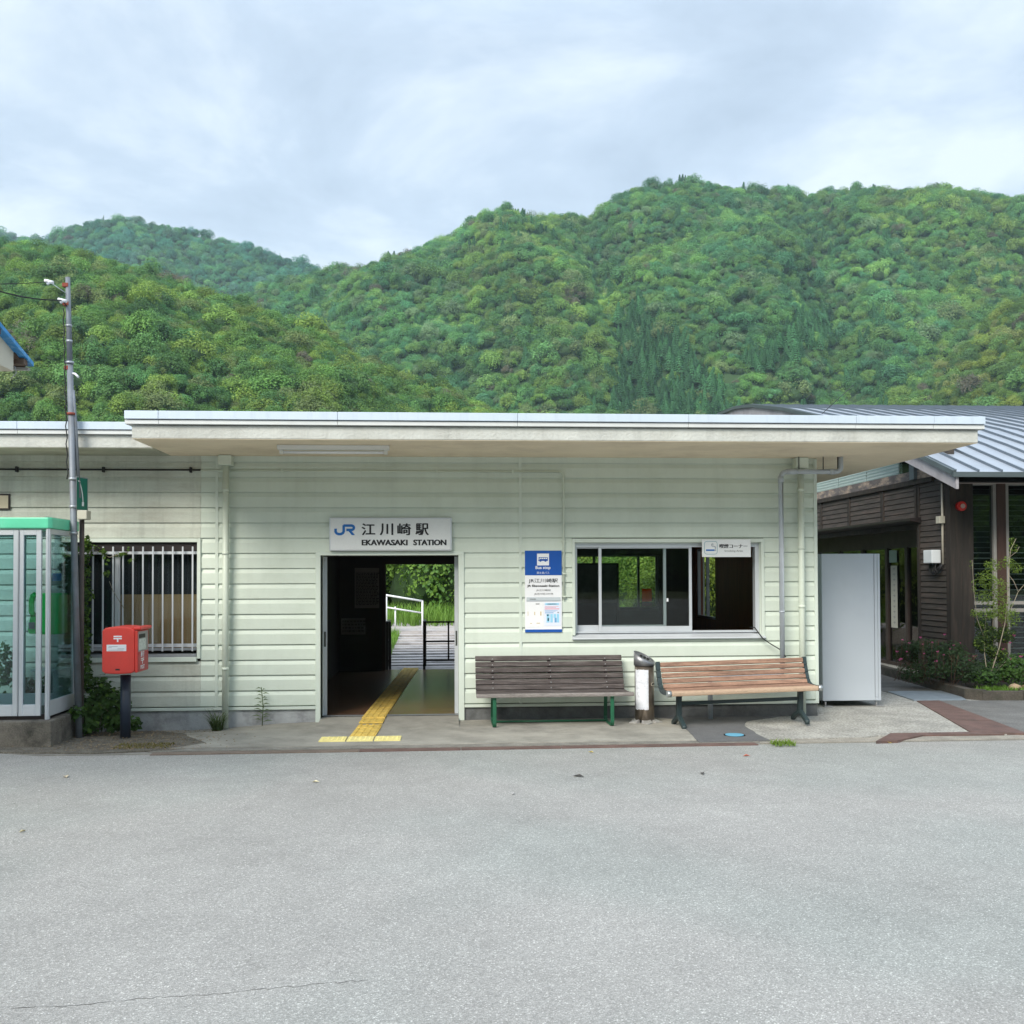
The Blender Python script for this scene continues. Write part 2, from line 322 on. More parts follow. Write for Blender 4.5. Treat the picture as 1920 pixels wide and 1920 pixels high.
_p = [G(1308, 1391), G(1300, 1380), G(1285, 1366), G(1275, 1350), (2.5, .02), (4.2, .02), G(1475, 1341), G(1400, 1352), G(1398, 1362), G(1418, 1376), G(1444, 1388)]
sheet('asphalt_patch', rough(_p, .02, .15), .004, PATCH, th=.03)
pr = [(2.9, -1.64), (3.2, -1.66), (4.35, -1.62), (4.55, -1.52), (9.5, -1.60), (11, -1.60), (11, 12), (3.3, 12), (2.9, .02)]
pave_right = sheet('pavement_concrete', pr, -.0035, CONR, th=.06, gf=False)
sheet('pavement_asphalt', [(6.05, -1.45), (9.5, -1.45), (9.5, 1.0), (7.0, 1.2), (7.35, 4.6), (7.2, 7.0), (5.75, 7.0), (6.35, 2.26), (7.30, 2.29), (6.95, 1.22), (6.60, 1.22)], .003, mat('old_asphalt', (.15, .148, .14), .95, .2, 3, bump=.8, bscale=90, fine=.3, fscale=70), gf=False, th=.05)
sheet('gutter', [(3.2, -1.86), (6.2, -1.80), (9.5, -1.80), (9.5, -1.62), (4.55, -1.56), (4.35, -1.64), (3.2, -1.66)], -.010, mat('gutter_concrete', (.27, .25, .21), .95, .25, 4, bump=.7, bscale=60, fine=.25, fscale=80), gf=False, th=.05)
# drain strip: plates laid end to end along the kerb
dr = thing('drain_cover', (-2.6, -1.93, 0), 'long rust brown drain cover strip along the kerb in front of the station', 'drain cover')
x = -2.85
while x < 3.1:
    x1 = min(x+1.0, 3.15); ya = -1.995+.012*(x+2.85); yb = -1.995+.012*(x1+2.85)
    MB().prism([(x+.004, ya), (x1-.004, yb), (x1-.004, yb+.125), (x+.004, ya+.125)], 'z', -.05, -.012).build('drain_plate', RUST if x > -1.6 else mat('muddy_drain', (.16, .125, .10), .9, .25, 4, bump=.7, bscale=70, fine=.2, fscale=100), dr)
    x = x1
d2 = thing('drain_cover', (5.2, -1.5, 0), 'bent brown drain cover strip at the right edge of the pavement beside the road', 'drain cover')
for pl in ([(4.36, -1.93), (4.60, -1.90), (5.02, -1.585), (4.74, -1.43)], [(5.02, -1.585), (5.9, -1.60), (5.85, -1.43), (4.74, -1.43)]):
    MB().prism(pl, 'z', -.03, .006).build('drain_plate', RUST, d2)
d3 = thing('drain_cover', (6.2, -.2, 0), 'diagonal brown drain cover strip leading from the steel plate to the kerb', 'drain cover')
for a, b in ((0, .34), (.34, .67), (.67, 1)):
    P0, P1 = Vector((6.29, 1.22)), Vector((5.62, -1.43)); Q0, Q1 = Vector((6.60, 1.22)), Vector((6.15, -1.62))
    p0 = P0.lerp(P1, a+.003); p1 = P0.lerp(P1, b-.003); q0 = Q0.lerp(Q1, a+.003); q1 = Q0.lerp(Q1, b-.003)
    MB().prism([p0, p1, q1, q0], 'z', -.03, .008).build('drain_plate', RUST, d3)
sp = MB().prism([(6.27, 1.25), (6.99, 1.25), (7.31, 2.28), (6.36, 2.26)], 'z', -.02, .014).build('steel_plate', mat('galvanised_plate', (.24, .28, .31), .6, .12, 8, metal=.3, bump=.4, bscale=90), None, bevel=.003)
tag(sp, 'grey steel plate lying on the path beside the planter', 'plate')
mh = thing('manhole_cover', (3.05, -1.41, 0), 'small round light blue water cover in the dark asphalt patch', 'manhole cover')
MB().tube([(3.05, -1.41, -.01), (3.05, -1.41, .004)], .115, 24).build('frame', mat('black_iron', (.02, .02, .02), .6), mh)
MB().tube([(3.05, -1.41, .003), (3.05, -1.41, .010)], .098, 24).build('lid', mat('blue_lid', (.12, .36, .50), .5, .1, 20), mh)
# tactile tiles
YELW = mat('tactile_yellow', (.74, .52, .12), .8, .18, 9, dirt=(.33, .24, .08), dirt_amt=.6, dirt_scale=7, fine=.12, fscale=120, coords='pos')
YELP = mat('tactile_pale', (.80, .70, .28), .8, .12, 9, dirt=(.5, .42, .2), dirt_amt=.5, dirt_scale=7)
def tile_mesh(kind, m):
    b = MB(); b.prism([(-.134, -.134), (.134, -.134), (.134, .134), (-.134, .134)], 'z', -.012, .004)
    if kind == 'bars':
        for k in range(4): b.box(-.105+k*.07-.014, -.105+k*.07+.014, -.125, .125, .004, .010)
    else:
        for i in range(5):
            for j in range(5): b.tube([(-.1+i*.05, -.1+j*.05, .003), (-.1+i*.05, -.1+j*.05, .009)], .014, 6, True, .010)
    o = b.build('tactile_tile', m); me = o.data; bpy.data.objects.remove(o); return me
TB = tile_mesh('bars', YELW); TD = tile_mesh('dots', YELP)
tp = thing('tactile_path', (-.9, -1.3, 0), 'yellow tactile paving strip leading through the station doorway', 'tactile paving')
def tile(me, x, y, z, rz=0):
    o = bpy.data.objects.new('tactile_tile', me); COL.objects.link(o); o.parent = tp; o.location = Vector((x, y, z))-worg(tp); o.rotation_euler.z = rz
for dx in (-.283, 0, .283): tile(TD, -.885+dx, -1.33, .008)
y = -1.045; k = 0
while y < 6.3:
    t_ = (y+1.33)/7.6
    tile(TB, -.885+.27*t_, y, .008 if y < -.55 else (.010+.042*ss(-.55, .02, y) if y < .12 else .052), -.035)
    y += .274; k += 1
# ================================================================== STATION
ST = thing('station_building', (1.5, 3, 0), 'low pale green railway station building with flat overhanging roof and open doorway', 'station')
ZS = 3.104
PITCH = .1775; Z0 = .19
XL = -9.0; XR = WX(1531, 0)
xj0, xj1, xj2 = WX(377.5), WX(405), WX(409.5)
xs0, xs1 = WX(973.5), WX(977.5)
DOOR = (-1.457, .152, 0, 1.942)
WIN = (WX(1077.7), WX(1425.6), W(1250, 1190, 0)[1], W(1250, 1017, 0)[1])
GRW = (WX(128), WX(371), W(300, 1227, 0)[1], W(300, 1017, 0)[1])
OPEN = [(DOOR[0]-.058, DOOR[1]+.068, 0, DOOR[3]+.045), (WIN[0]-.034, WIN[1]+.04, WIN[2]-.05, WIN[3]+.05), (GRW[0]-.04, GRW[1]+.04, GRW[2]-.08, GRW[3]+.045)]
def board_profile(za, zb, zc0):
    """siding profile (y,z) clipped to [za,zb]; zc0 = bottom of the course"""
    P_ = [(0.0, 0), (-.004, .0), (-.004, .007), (-.024, .0075), (-.026, .012), (-.026, .128), (-.010, .170), (-.010, PITCH)]
    pts = []
    for i in range(1, len(P_)):
        (ya, a), (yb, b) = P_[i-1], P_[i]; a += zc0; b += zc0
        if b < za or a > zb: continue
        if b-a < 1e-6: pts.append((yb, min(max(b, za), zb))); continue
        for t in (max(za, a), min(zb, b)): pts.append((ya+(yb-ya)*(t-a)/(b-a), t))
    o = []
    for p in pts:
        if not o or abs(o[-1][0]-p[0])+abs(o[-1][1]-p[1]) > 1e-5: o.append(p)
    return o
def board(x0, x1, za, zb, zc0, m, parent, dent=None):
    pf = board_profile(za, zb, zc0); b = MB()
    if dent:
        nx = 90; pf2 = []
        for i in range(len(pf)-1):
            n_ = 10 if pf[i+1][1]-pf[i][1] > .05 else 1
            for k in range(n_): pf2.append((pf[i][0]+(pf[i+1][0]-pf[i][0])*k/n_, pf[i][1]+(pf[i+1][1]-pf[i][1])*k/n_))
        pf2.append(pf[-1]); n = len(pf2); vs = []
        for i in range(nx+1):
            xx = x0+(x1-x0)*i/nx
            for (yy, z_) in pf2:
                d = sum(a_*math.exp(-((xx-cx_)/wx_)**2-((z_-cz_)/.035)**2) for cx_, wx_, cz_, a_ in dent)
                vs.append((xx, yy+d, z_))
        b.add(vs, [(i*n+k, (i+1)*n+k, (i+1)*n+k+1, i*n+k+1) for i in range(nx) for k in range(n-1)], True)
    else:
        n = len(pf); vs = [(x0, yy, z_) for yy, z_ in pf]+[(x1, yy, z_) for yy, z_ in pf]+[(x0, .01, pf[0][1]), (x0, .01, pf[-1][1]), (x1, .01, pf[0][1]), (x1, .01, pf[-1][1])]
        fs = [(k, k+n, k+n+1, k+1) for k in range(n-1)]
        fs += [(2*n,)+tuple(range(n))+(2*n+1,), (2*n+3,)+tuple(range(2*n-1, n-1, -1))+(2*n+2,)]
        b.add(vs, fs)
    return b.build('siding_board', m, parent)
nrow = 17
cols = [(XL, xj0-.002, SIDOLD, 3.1), (xj0, xj1, SIDING, 3.1), (xj2, xs0, SIDING, 3.1), (xs1, XR-.035, SIDING, 3.1)]
for x0, x1, m_, _ in cols:
    for r in range(-1, nrow+1):
        za, zb = max(Z0+r*PITCH, .185), min(Z0+(r+1)*PITCH, ZS)
        if zb-za < .01: continue
        segs = [(x0, x1, za, zb)]
        for (a, b, c, d) in OPEN:
            ns = []
            for (p, q, s_, t_) in segs:
                if b <= p or a >= q or d <= s_ or c >= t_: ns.append((p, q, s_, t_)); continue
                if p < a: ns.append((p, a, s_, t_))
                if q > b: ns.append((b, q, s_, t_))
                m0, m1 = max(p, a), min(q, b)
                if s_ < c-.01: ns.append((m0, m1, s_, c))
                if t_ > d+.01: ns.append((m0, m1, d, t_))
            segs = ns
        for (p, q, s_, t_) in segs:
            if q-p < .02: continue
            dent = None
            if r == 2 and p > 2 and q > 4: dent = [(2.95, .10, .585, .016), (2.72, .07, .60, .008), (3.85, .13, .60, .020), (4.05, .08, .57, .010)]
            board(p, q, s_, t_, Z0+r*PITCH, m_, ST, dent)
# joint strips and corner
for a, b in ((xj1, xj2), (xs0, xs1)): B('joint_strip', TRIM, ST, a-.004, b+.004, -.030, .005, .19, ZS-.001, bevel=.002)
B('corner_trim', TRIM, ST, XR-.038, XR+.004, -.034, .06, .15, ZS-.002, bevel=.003)
for a, b in ((XL, DOOR[0]-.06), (DOOR[1]+.07, XR)): B('base_flashing', TRIM, ST, a, b, -.036, .0, .150, .184, bevel=.003)
B('foundation', CONC, ST, XL, DOOR[0]-.06, -.012, .3, -.15, .149); B('foundation', mat('dark_foundation', (.13, .135, .135), .9, .25, 4, bump=.5, bscale=50, dirt=(.05, .05, .05), dirt_amt=.7, dirt_scale=2.5), ST, DOOR[1]+.07, XR-.01, -.012, .3, -.15, .149)  # run right of the doorway has a darker base colour
# structural walls behind the siding
wb = MB(); YB0, YB1 = .012, .16
hs = sorted([DOOR, WIN, GRW], key=lambda o: o[0]); px_ = XL
for (a, b, c, d) in hs:
    wb.box(px_, a, YB0, YB1, .0, ZS); wb.box(a, b, YB0, YB1, d, ZS)
    if c > .1: wb.box(a, b, YB0, YB1, 0, c)
    px_ = b
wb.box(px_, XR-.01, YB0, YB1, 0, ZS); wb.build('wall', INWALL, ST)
# right side wall with a window, back wall with door and windows, ceiling and floor
XI = XR-.02; RY = 5.9
SW = (4.1, 5.35, .97, 2.15)
sw = MB()
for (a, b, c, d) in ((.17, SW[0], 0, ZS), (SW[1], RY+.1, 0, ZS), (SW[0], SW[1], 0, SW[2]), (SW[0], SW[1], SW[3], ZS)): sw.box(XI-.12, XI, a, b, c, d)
sw.build('side_wall', INWOOD, ST)
MB().box(XI+.003, XI+.03, .17, SW[0], .15, ZS-.01).box(XI+.003, XI+.03, SW[1], RY+.12, .15, ZS-.01).build('side_cladding', SIDING, ST)
swf = MB()
for y_ in (SW[0], (SW[0]+SW[1])/2, SW[1]-.04): swf.box(XI-.10, XI-.05, y_, y_+.04, SW[2]+.04, SW[3]-.04)
swf.box(XI-.10, XI-.05, SW[0], SW[1], SW[2], SW[2]+.04).box(XI-.10, XI-.05, SW[0], SW[1], SW[3]-.04, SW[3]).build('side_window_frame', ALUD, ST)
RD = (-1.05, .62, .04, 1.905); RW1 = (2.05, 3.80, 1.10, 2.06)
rw = MB(); xx = XL
for (a, b, c, d) in (RD, RW1):
    rw.box(xx, a, RY, RY+.14, 0, ZS).box(a, b, RY, RY+.14, d, ZS)
    if c > .1: rw.box(a, b, RY, RY+.14, 0, c)
    xx = b
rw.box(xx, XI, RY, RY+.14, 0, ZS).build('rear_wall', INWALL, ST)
rf = MB()
for a in (RD[0]-.06, RD[1]): rf.box(a, a+.06, RY-.03, RY+.15, .04, RD[3]+.0)
rf.box(RD[0]-.06, RD[1]+.06, RY-.03, RY+.15, RD[3], RD[3]+.07).build('rear_door_frame', mat('dark_brown_frame', (.05, .028, .02), .5, .2, 5), ST)
wf = MB()
for a in (RW1[0], 2.62, 3.42, RW1[1]-.05): wf.box(a, a+.035, RY-.02, RY+.05, RW1[2], RW1[3])
wf.box(RW1[0], RW1[1], RY-.03, RY+.06, RW1[2]-.03, RW1[2]+.03).box(RW1[0], RW1[1], RY-.03, RY+.06, RW1[3]-.03, RW1[3]).build('rear_window_frame', mat('dull_frame', (.13, .13, .12), .5), ST)
B('rear_window_pane', glass('clear_glass', (.93, .95, .94), 1.0), ST, RW1[0], RW1[1], RY+.01, RY+.014, RW1[2], RW1[3])
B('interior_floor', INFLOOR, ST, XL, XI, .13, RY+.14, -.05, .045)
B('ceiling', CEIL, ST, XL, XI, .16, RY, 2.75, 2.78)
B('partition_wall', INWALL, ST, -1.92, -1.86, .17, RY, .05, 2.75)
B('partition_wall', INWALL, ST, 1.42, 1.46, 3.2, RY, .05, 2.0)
# door frame and sill
df = MB(); df.box(DOOR[0]-.058, DOOR[0], -.040, .0, -.02, DOOR[3]).box(DOOR[1], DOOR[1]+.068, -.040, .0, .0, DOOR[3]).box(DOOR[0]-.058, DOOR[1]+.068, -.040, .0, DOOR[3], DOOR[3]+.045)
df.box(DOOR[0]-.02, DOOR[0], .0, .30, 0, DOOR[3]).box(DOOR[1], DOOR[1]+.02, .0, .30, .0, DOOR[3]).box(DOOR[0]-.02, DOOR[1]+.02, .0, .30, DOOR[3], DOOR[3]+.02)
df.build('door_frame', TRIM, ST, bevel=.003)
MB().prism([(-.62, -.03), (-.62, .0015), (-.02, .036), (.13, .038), (.13, -.03)], 'x', DOOR[0]+.001, DOOR[1]-.001).build('door_sill', CONW, ST)
B('door_track', ALUD, ST, DOOR[0], DOOR[1], .13, .19, .035, .050)
for a, b in ((DOOR[0], DOOR[0]+.048), (DOOR[1]-.045, DOOR[1])):
    dl = B('sliding_door', ALU, ST, a, b, .20, .245, .05, DOOR[3]-.01, bevel=.003)
    B('handle', mat('dark_handle', (.06, .065, .06), .4), dl, a+.012, b-.012, .196, .204, .86, 1.04, bevel=.003)
# big window
wd = MB(); a, b, c, d = WIN
wd.box(a-.034, a, -.040, 0, c, d+.045).box(b, b+.04, -.040, 0, c-.02, d+.045).box(a, b, -.040, 0, d, d+.045)
wd.box(a-.01, a+.008, 0, .14, c, d).box(b-.008, b+.01, 0, .14, c, d).box(a+.008, b-.008, 0, .14, d-.008, d+.01)
wo = wd.build('window', TRIM, ST, bevel=.003)
MB().prism([(-.065, c-.048), (-.065, c-.034), (.0, c+.002), (.14, c+.022), (.14, c-.048)], 'x', a-.04, b+.045).build('sill', ALU, wo, bevel=.003)
fr = MB(); fr.box(a+.008, b-.008, .03, .13, d-.055, d-.008); fr.box(a+.008, a+.03, .03, .13, c+.02, d-.055); fr.box(b-.055, b-.008, .03, .13, c+.02, d-.055); fr.box(a+.008, b-.008, .05, .13, c+.02, c+.045); fr.build('frame', ALU, wo, bevel=.002)
def sash(x0, x1, y, z0, z1, wl, wr, wb_, wt, parent, gl=GLS, m=ALU):
    s_ = MB(); s_.box(x0, x0+wl, y, y+.03, z0, z1).box(x1-wr, x1, y, y+.03, z0, z1).box(x0+wl, x1-wr, y, y+.03, z0, z0+wb_).box(x0+wl, x1-wr, y, y+.03, z1-wt, z1)
    s_.build('sash', m, parent, bevel=.002); B('pane', gl, parent, x0+wl, x1-wr, y+.012, y+.017, z0+wb_, z1-wt)
zs0, zs1 = c+.035, d-.05
sash(a+.02, WX(1249, .09), .088, zs0+.01, zs1, .02, .035, .07, .02, wo)
sash(WX(1122.5, .05), WX(1297, .05), .045, zs0, zs1, .034, .034, .065, .02, wo)
B('latch', WHITE, wo, WX(1249.5, .04), WX(1252.5, .04), .028, .045, 1.38, 1.42)
# grille window
a, b, c, d = GRW; gw = MB()
gw.box(b, b+.04, -.045, 0, c-.05, d+.045).box(a, b, -.045, 0, d, d+.045).box(a-.04, a, -.045, 0, c-.05, d+.045).box(a, b, -.055, 0, c-.085, c-.03).box(b-.006, b, .0, .12, c-.03, d)
go = gw.build('window', TRIM, ST, bevel=.003); go['label'] = 'barred window with vertical bars'
B('sill', ALUD, go, a, b-.01, -.05, .12, c-.03, c+.004, bevel=.003)
B('rail', ALU, go, a, b, -.008, .01, WZ(1038), WZ(1033)); B('rail', ALU, go, a, b, -.008, .012, WZ(1209), WZ(1203)); B('rail', DARKM, go, a, b, -.004, .05, WZ(1033), d-.01)
zb_, zt_ = WZ(1217, -.05), WZ(1024, -.05)
b0 = MB().box(-.009, .009, -.006, .006, 0, zt_-zb_).build('bar', ALU, None, .002); b0.parent = go
xb = WX(1651/4.571, -.05); k = 0
og = worg(go)
while xb > a+.02:
    o_ = b0 if k == 0 else share(b0, (0, 0, 0), go)
    o_.location = Vector((xb, -.052, zb_))-og; xb -= .1125; k += 1
xst = WX(220, .05); sash(xst-.03, b-.004, .05, c+.04, d-.09, .06, .02, .03, .02, go); sash(a, xst+.02, .085, c+.04, d-.09, .03, .03, .03, .02, go)
B('board', mat('brown_board', (.36, .25, .14), .8, .12, 2), go, WX(226, .11), b-.01, .11, .12, c+.04, WZ(1112, .11))
B('curtain', mat('dark_curtain', (.030, .035, .045), .9, .3, 6, stretch=(4, 1, .3)), go, a, b, .135, .14, c+.04, d)
# roof
def roofpart(name, x0, x1, y0, z0, z1, m, bev=.004, y1=None): return B(name, m, ST, x0, x1, y0, y1 if y1 is not None else y0+.1, z0, z1, bevel=bev)
RX0, RX1 = W(247, 822, -1.5)[0], W(1834, 829, -1.5)[0]
ztop = 3.378
sl_ = MB(); sl_.box(RX0, RX1, -1.5, RY+1.0, ZS+.004, 3.243); sl_.build('roof_slab', STUCCO, ST, bevel=.006)
sf = MB(); sf.box(RX0+.004, RX1-.004, -1.495, RY+.99, ZS, ZS+.003); sf.build('soffit', SOFFIT, ST)
B('roof_slab', STUCCO, ST, -12, RX0-.001, -.742, RY+1.0, ZS+.002, 3.243, bevel=.005); B('soffit', mat('soffit_grey', (.44, .45, .36), .95, .15, 3, dirt=(.2, .2, .15), dirt_amt=.5), ST, -12, RX0-.004, -.737, .2, ZS-.002, ZS+.001)
def coping(x0, x1, y0, cuts, zb):
    """two metal bands in lengths with fine joints"""
    cs = [x0]+cuts+[x1]
    for p, q in zip(cs[:-1], cs[1:]):
        MB().box(p+.0015, q-.0015, y0-.040, y0+.06, zb, zb+.042).build('flashing_strip', STRIP, ST, bevel=.002)
        MB().box(p+.0015, q-.0015, y0-.06, y0+.06, zb+.049, zb+.132).build('coping_panel', WHITEM, ST, bevel=.003)
coping(RX0-.06, RX1+.055, -1.5, [-2.9, -1.1, .75, 2.55, 4.35, 5.2], 3.25)
coping(-12, RX0-.10, -.742, [-10, -8.2, -6.4, -4.6], 3.248)
for p, q in ((RX0-.06, RX0+.03), (RX1-.03, RX1+.055)): B('flashing_strip', STRIP, ST, p+.01, q-.01, -1.44, RY+1, 3.25, 3.292); B('coping_panel', WHITEM, ST, p, q, -1.44, RY+1, 3.299, 3.382)
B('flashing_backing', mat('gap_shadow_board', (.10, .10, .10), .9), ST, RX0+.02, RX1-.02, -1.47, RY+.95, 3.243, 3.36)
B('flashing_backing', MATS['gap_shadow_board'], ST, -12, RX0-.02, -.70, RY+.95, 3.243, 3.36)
# pipes
PVC = mat('pipe_green', (.62, .68, .58), .4, .04, 3); PVG = mat('pipe_grey', (.40, .44, .48), .35, .08, 4, spec=.5)
def pipe(name, pts, r, m, parent=ST, n=14): return MB().tube(pts, r, n).build(name, m, parent)
xd = WX(423, -.11); dp = pipe('downpipe', [(xd, -.11, -.11), (xd, -.11, 2.99)], .036, PVC)
for z_ in (.62, 1.95, 2.68): MB().tube([(xd, -.11, z_), (xd, -.11, z_+.035)], .0395, 14).build('joint_ring', PVC, dp)
B('rainwater_head', PVC, ST, xd-.075, xd+.075, -.18, -.03, 2.985, ZS-.004, bevel=.006)
xd = WX(1503, -.11); dp = pipe('downpipe', [(xd, -.11, -.01), (xd, -.11, 2.99)], .037, PVC)
for z_ in (.62, 1.30, 2.0, 2.7): MB().tube([(xd, -.11, z_), (xd, -.11, z_+.035)], .0405, 14).build('joint_ring', PVC, dp)
B('rainwater_head', PVC, ST, xd-.075, xd+.075, -.18, -.03, 2.97, ZS-.004, bevel=.006)
xg = WX(1463.5, -.16); zg = WZ(884, -.22, 1500); xe = WX(1583, -.22)
def arc(c, r, a0, a1, pl, n=7):
    o = []
    for i in range(n+1):
        a_ = rad(a0+(a1-a0)*i/n); o.append((c[0]+r*math.cos(a_), c[1], c[2]+r*math.sin(a_)) if pl == 'xz' else (c[0]+r*math.cos(a_), c[1]+r*math.sin(a_), c[2]))
    return o
gp = pipe('drain_pipe', [(xg, -.2, .57), (xg, -.2, zg-.08)]+arc((xg+.08, -.2, zg-.08), .08, 180, 90, 'xz')+[(xe-.08, -.2, zg)]+arc((xe-.08, -.2, zg+.06), .06, -90, 0, 'xz')+[(xe-.02, -.2, ZS)], .029, PVG)
for p_, q_ in (((xg, -.2, zg-.13), (xg, -.2, zg-.06)), ((xg+.07, -.2, zg), (xg+.19, -.2, zg)), ((xe-.16, -.2, zg), (xe-.10, -.2, zg)), ((xg, -.2, 1.25), (xg, -.2, 1.27))): MB().tube([p_, q_], .034, 14).build('coupling', PVG, gp)
xq = WX(1330, -.2); pipe('drain_pipe', arc((xg-.07, -.2, .57), .07, 0, -90, 'xz')+[(xq+.06, -.2, .50)]+arc((xq+.06, -.2, .44), .06, 90, 180, 'xz')+[(xq, -.2, -.02)], .029, PVG)
for x_ in (WX(1500, -.2), WX(1573, -.2), WX(1534, .0)): MB().tube([(x_, -.2, zg+.02), (x_, -.2, ZS)], .006, 6).build('hanger_rod', BLACK, gp)
# conduits on the facade
zc_ = WZ(883, -.045, 600); xc = WX(1057.5, -.05)
pipe('conduit', [(xj0, -.045, zc_), (xc-.05, -.045, zc_)]+arc((xc-.05, -.045, zc_-.05), .05, 90, 0, 'xz')+[(xc, -.045, WZ(1125, -.045, 1058))], .011, PVC, n=8)
cz = MB()
for x_ in (-1.9, -1.0, -.1, .8): cz.box(x_-.01, x_+.01, -.06, -.02, zc_-.018, zc_+.018)
for z_ in (2.6, 2.1, 1.72, 1.45): cz.box(xc-.02, xc+.02, -.06, -.02, z_-.008, z_+.008)
cz.build('conduit_clip', PVC, ST)
zk = WZ(880.5, -.05, 200); pipe('conduit', [(-9, -.05, zk), (xj0, -.05, zk)], .010, BLACK, n=8)
for x_ in (30, 193, 357): B('conduit_clip', BLACK, ST, WX(x_, -.05)-.012, WX(x_, -.05)+.012, -.075, -.02, zk-.032, zk+.032, bevel=.004)
cbl = pipe('cable', [(WX(1408, .0), .05, W(1408, 1176, 0)[1]), (WX(1414, -.03), -.03, W(1412, 1176, 0)[1]), (WX(1420, -.09), -.09, W(1420, 1184, 0)[1]), (WX(1430, -.09), -.09, W(1430, 1197, 0)[1]), (WX(1445, -.1), -.1, W(1445, 1207, 0)[1]), (WX(1460, -.17), -.17, W(1460, 1215, 0)[1]), (WX(1472, -.23), -.23, W(1472, 1229, 0)[1])], .007, BLACK, n=6)
# ---- things on the facade
s1 = thing('name_sign', (-1.0, -.06, 2.0), 'white station name sign with blue JR logo above the doorway', 'sign')
ax, bx_ = WX(617, -.1), WX(847.5, -.1); az, bz = W(730, 1033, -.1)[1], W(730, 970, -.1)[1]
B('frame', ALU, s1, ax, bx_, -.095, -.027, az, bz, bevel=.008); B('panel', SIGNW, s1, ax+.02, bx_-.02, -.099, -.094, az+.016, bz-.016)
YS = -.1002
def sx_(p): return WX(600+p/7.111, -.1)
def sz_(p): return W(730, 950+p/7.109, -.1)[1]
def poly_logo(pts, m, parent, name, Y=YS): MB().prism([(sx_(a), sz_(b)) for a, b in pts], 'y', Y-.002, Y).build(name, m, parent)
jr = MB()
def lp(pts): jr.prism([(sx_(a), sz_(b)) for a, b in pts], 'y', YS-.002, YS)
def stroke(pts, w):
    for (a, b) in zip(pts[:-1], pts[1:]):
        A = Vector((sx_(a[0]), sz_(a[1]))); Bv = Vector((sx_(b[0]), sz_(b[1]))); d = (Bv-A).normalized(); n = Vector((-d.y, d.x))*w/2; A = A-d*w*.12; Bv = Bv+d*w*.12
        jr.prism([A+n, Bv+n, Bv-n, A-n], 'y', YS-.002-random.random()*.0006, YS)
lw = sx_(34)-sx_(0)
stroke([(208, 297), (208, 335), (222, 355), (250, 366), (282, 364), (306, 350), (316, 330), (316, 252), (425, 252), (446, 262), (453, 280), (446, 300), (428, 309), (355, 309)], lw)
lp([(352, 294), (400, 300), (466, 378), (424, 378)])
jr.build('logo', JRBLUE, s1)
for ch, (p, q) in zip('江川崎駅', ((553, 738), (796, 978), (1030, 1214), (1272, 1452))):
    for dx_, dz_ in ((0, 0), (5, 0), (9, 0), (5, 4)): text(ch, INK, s1, sx_(p+dx_), sx_(q-9+dx_), sz_(380-dz_), sz_(226)-sz_(380), YS-dx_*.00004-dz_*.00007, bold=.004)
for k_ in (0, 4, 8): text('EKAWASAKI', INK, s1, sx_(555+k_), sx_(1162+k_), sz_(516), sz_(440)-sz_(516), YS-k_*.00004, bold=.018); text('STATION', INK, s1, sx_(1243+k_), sx_(1680+k_), sz_(516), sz_(440)-sz_(516), YS-k_*.00004, bold=.018)
s2 = thing('bus_stop_sign', (.98, -.03, 1.0), 'blue and white bus stop board with timetables mounted between doorway and window', 'sign')
def bx(p): return WX(970+p/10.67, -.04)
def bzz(p): return W(1018, 1020+p/10.67, -.04)[1]
B('board', WHITE, s2, bx(152), bx(888), -.04, -.027, bzz(1765), bzz(132)); YB = -.0405
flat(s2, BLUE, 'header', bx(152), bx(888), bzz(625), bzz(132), YB); flat(s2, BLUE, 'footer', bx(152), bx(888), bzz(1765), bzz(1708), YB)
YC = YB-.0018
ic = MB().box(bx(395), bx(634), YC-.0015, YC, bzz(428), bzz(192)).build('pictogram_panel', WHITE, s2, bevel=.0)
bus = MB(); Yd = YC-.0018
bus.prism([(bx(432), bzz(265)), (bx(605), bzz(265)), (bx(612), bzz(275)), (bx(612), bzz(338)), (bx(420), bzz(338)), (bx(420), bzz(285))], 'y', Yd-.001, Yd)
for c_ in (462, 562): bus.prism([(bx(c_+22*math.cos(a*.785)), bzz(338+18*math.sin(a*.785))) for a in range(8)], 'y', Yd-.0016, Yd-.0004)
bus.build('bus_pictogram', BLUE, s2)
wn_ = MB()
for i in range(4): wn_.box(bx(455+i*38), bx(484+i*38), Yd-.0028, Yd-.0018, bzz(300), bzz(277))
wn_.box(bx(426), bx(442), Yd-.0028, Yd-.0018, bzz(320), bzz(280)); wn_.build('pictogram_windows', WHITE, s2)
text('Bus stop', WHITE, s2, bx(364), bx(664), bzz(520), bzz(440)-bzz(520), YC, bold=.02); text('四土佐バス', WHITE, s2, bx(392), bx(640), bzz(598), bzz(552)-bzz(598), YC)
text('JR江川崎駅', INK, s2, bx(225), bx(808), bzz(785), bzz(690)-bzz(785), YC, bold=.004); text('JR Ekawasaki Station', INK, s2, bx(195), bx(838), bzz(868), bzz(815)-bzz(868), YC, bold=.025)
text('JR江川崎站', INKG, s2, bx(375), bx(665), bzz(948), bzz(903)-bzz(948), YC); text('JR에가와사키역', INKG, s2, bx(335), bx(708), bzz(1024), bzz(978)-bzz(1024), YC)
flat(s2, mat('print_bar', (.50, .55, .58), .6, 0), 'info_bar', bx(182), bx(862), bzz(1133), bzz(1065), YC); flat(s2, GREYP, 'info_line', bx(182), bx(862), bzz(1145), bzz(1135), YC)
text('時刻表', INKG, s2, bx(250), bx(368), bzz(1118), bzz(1088)-bzz(1118), YC-.002)
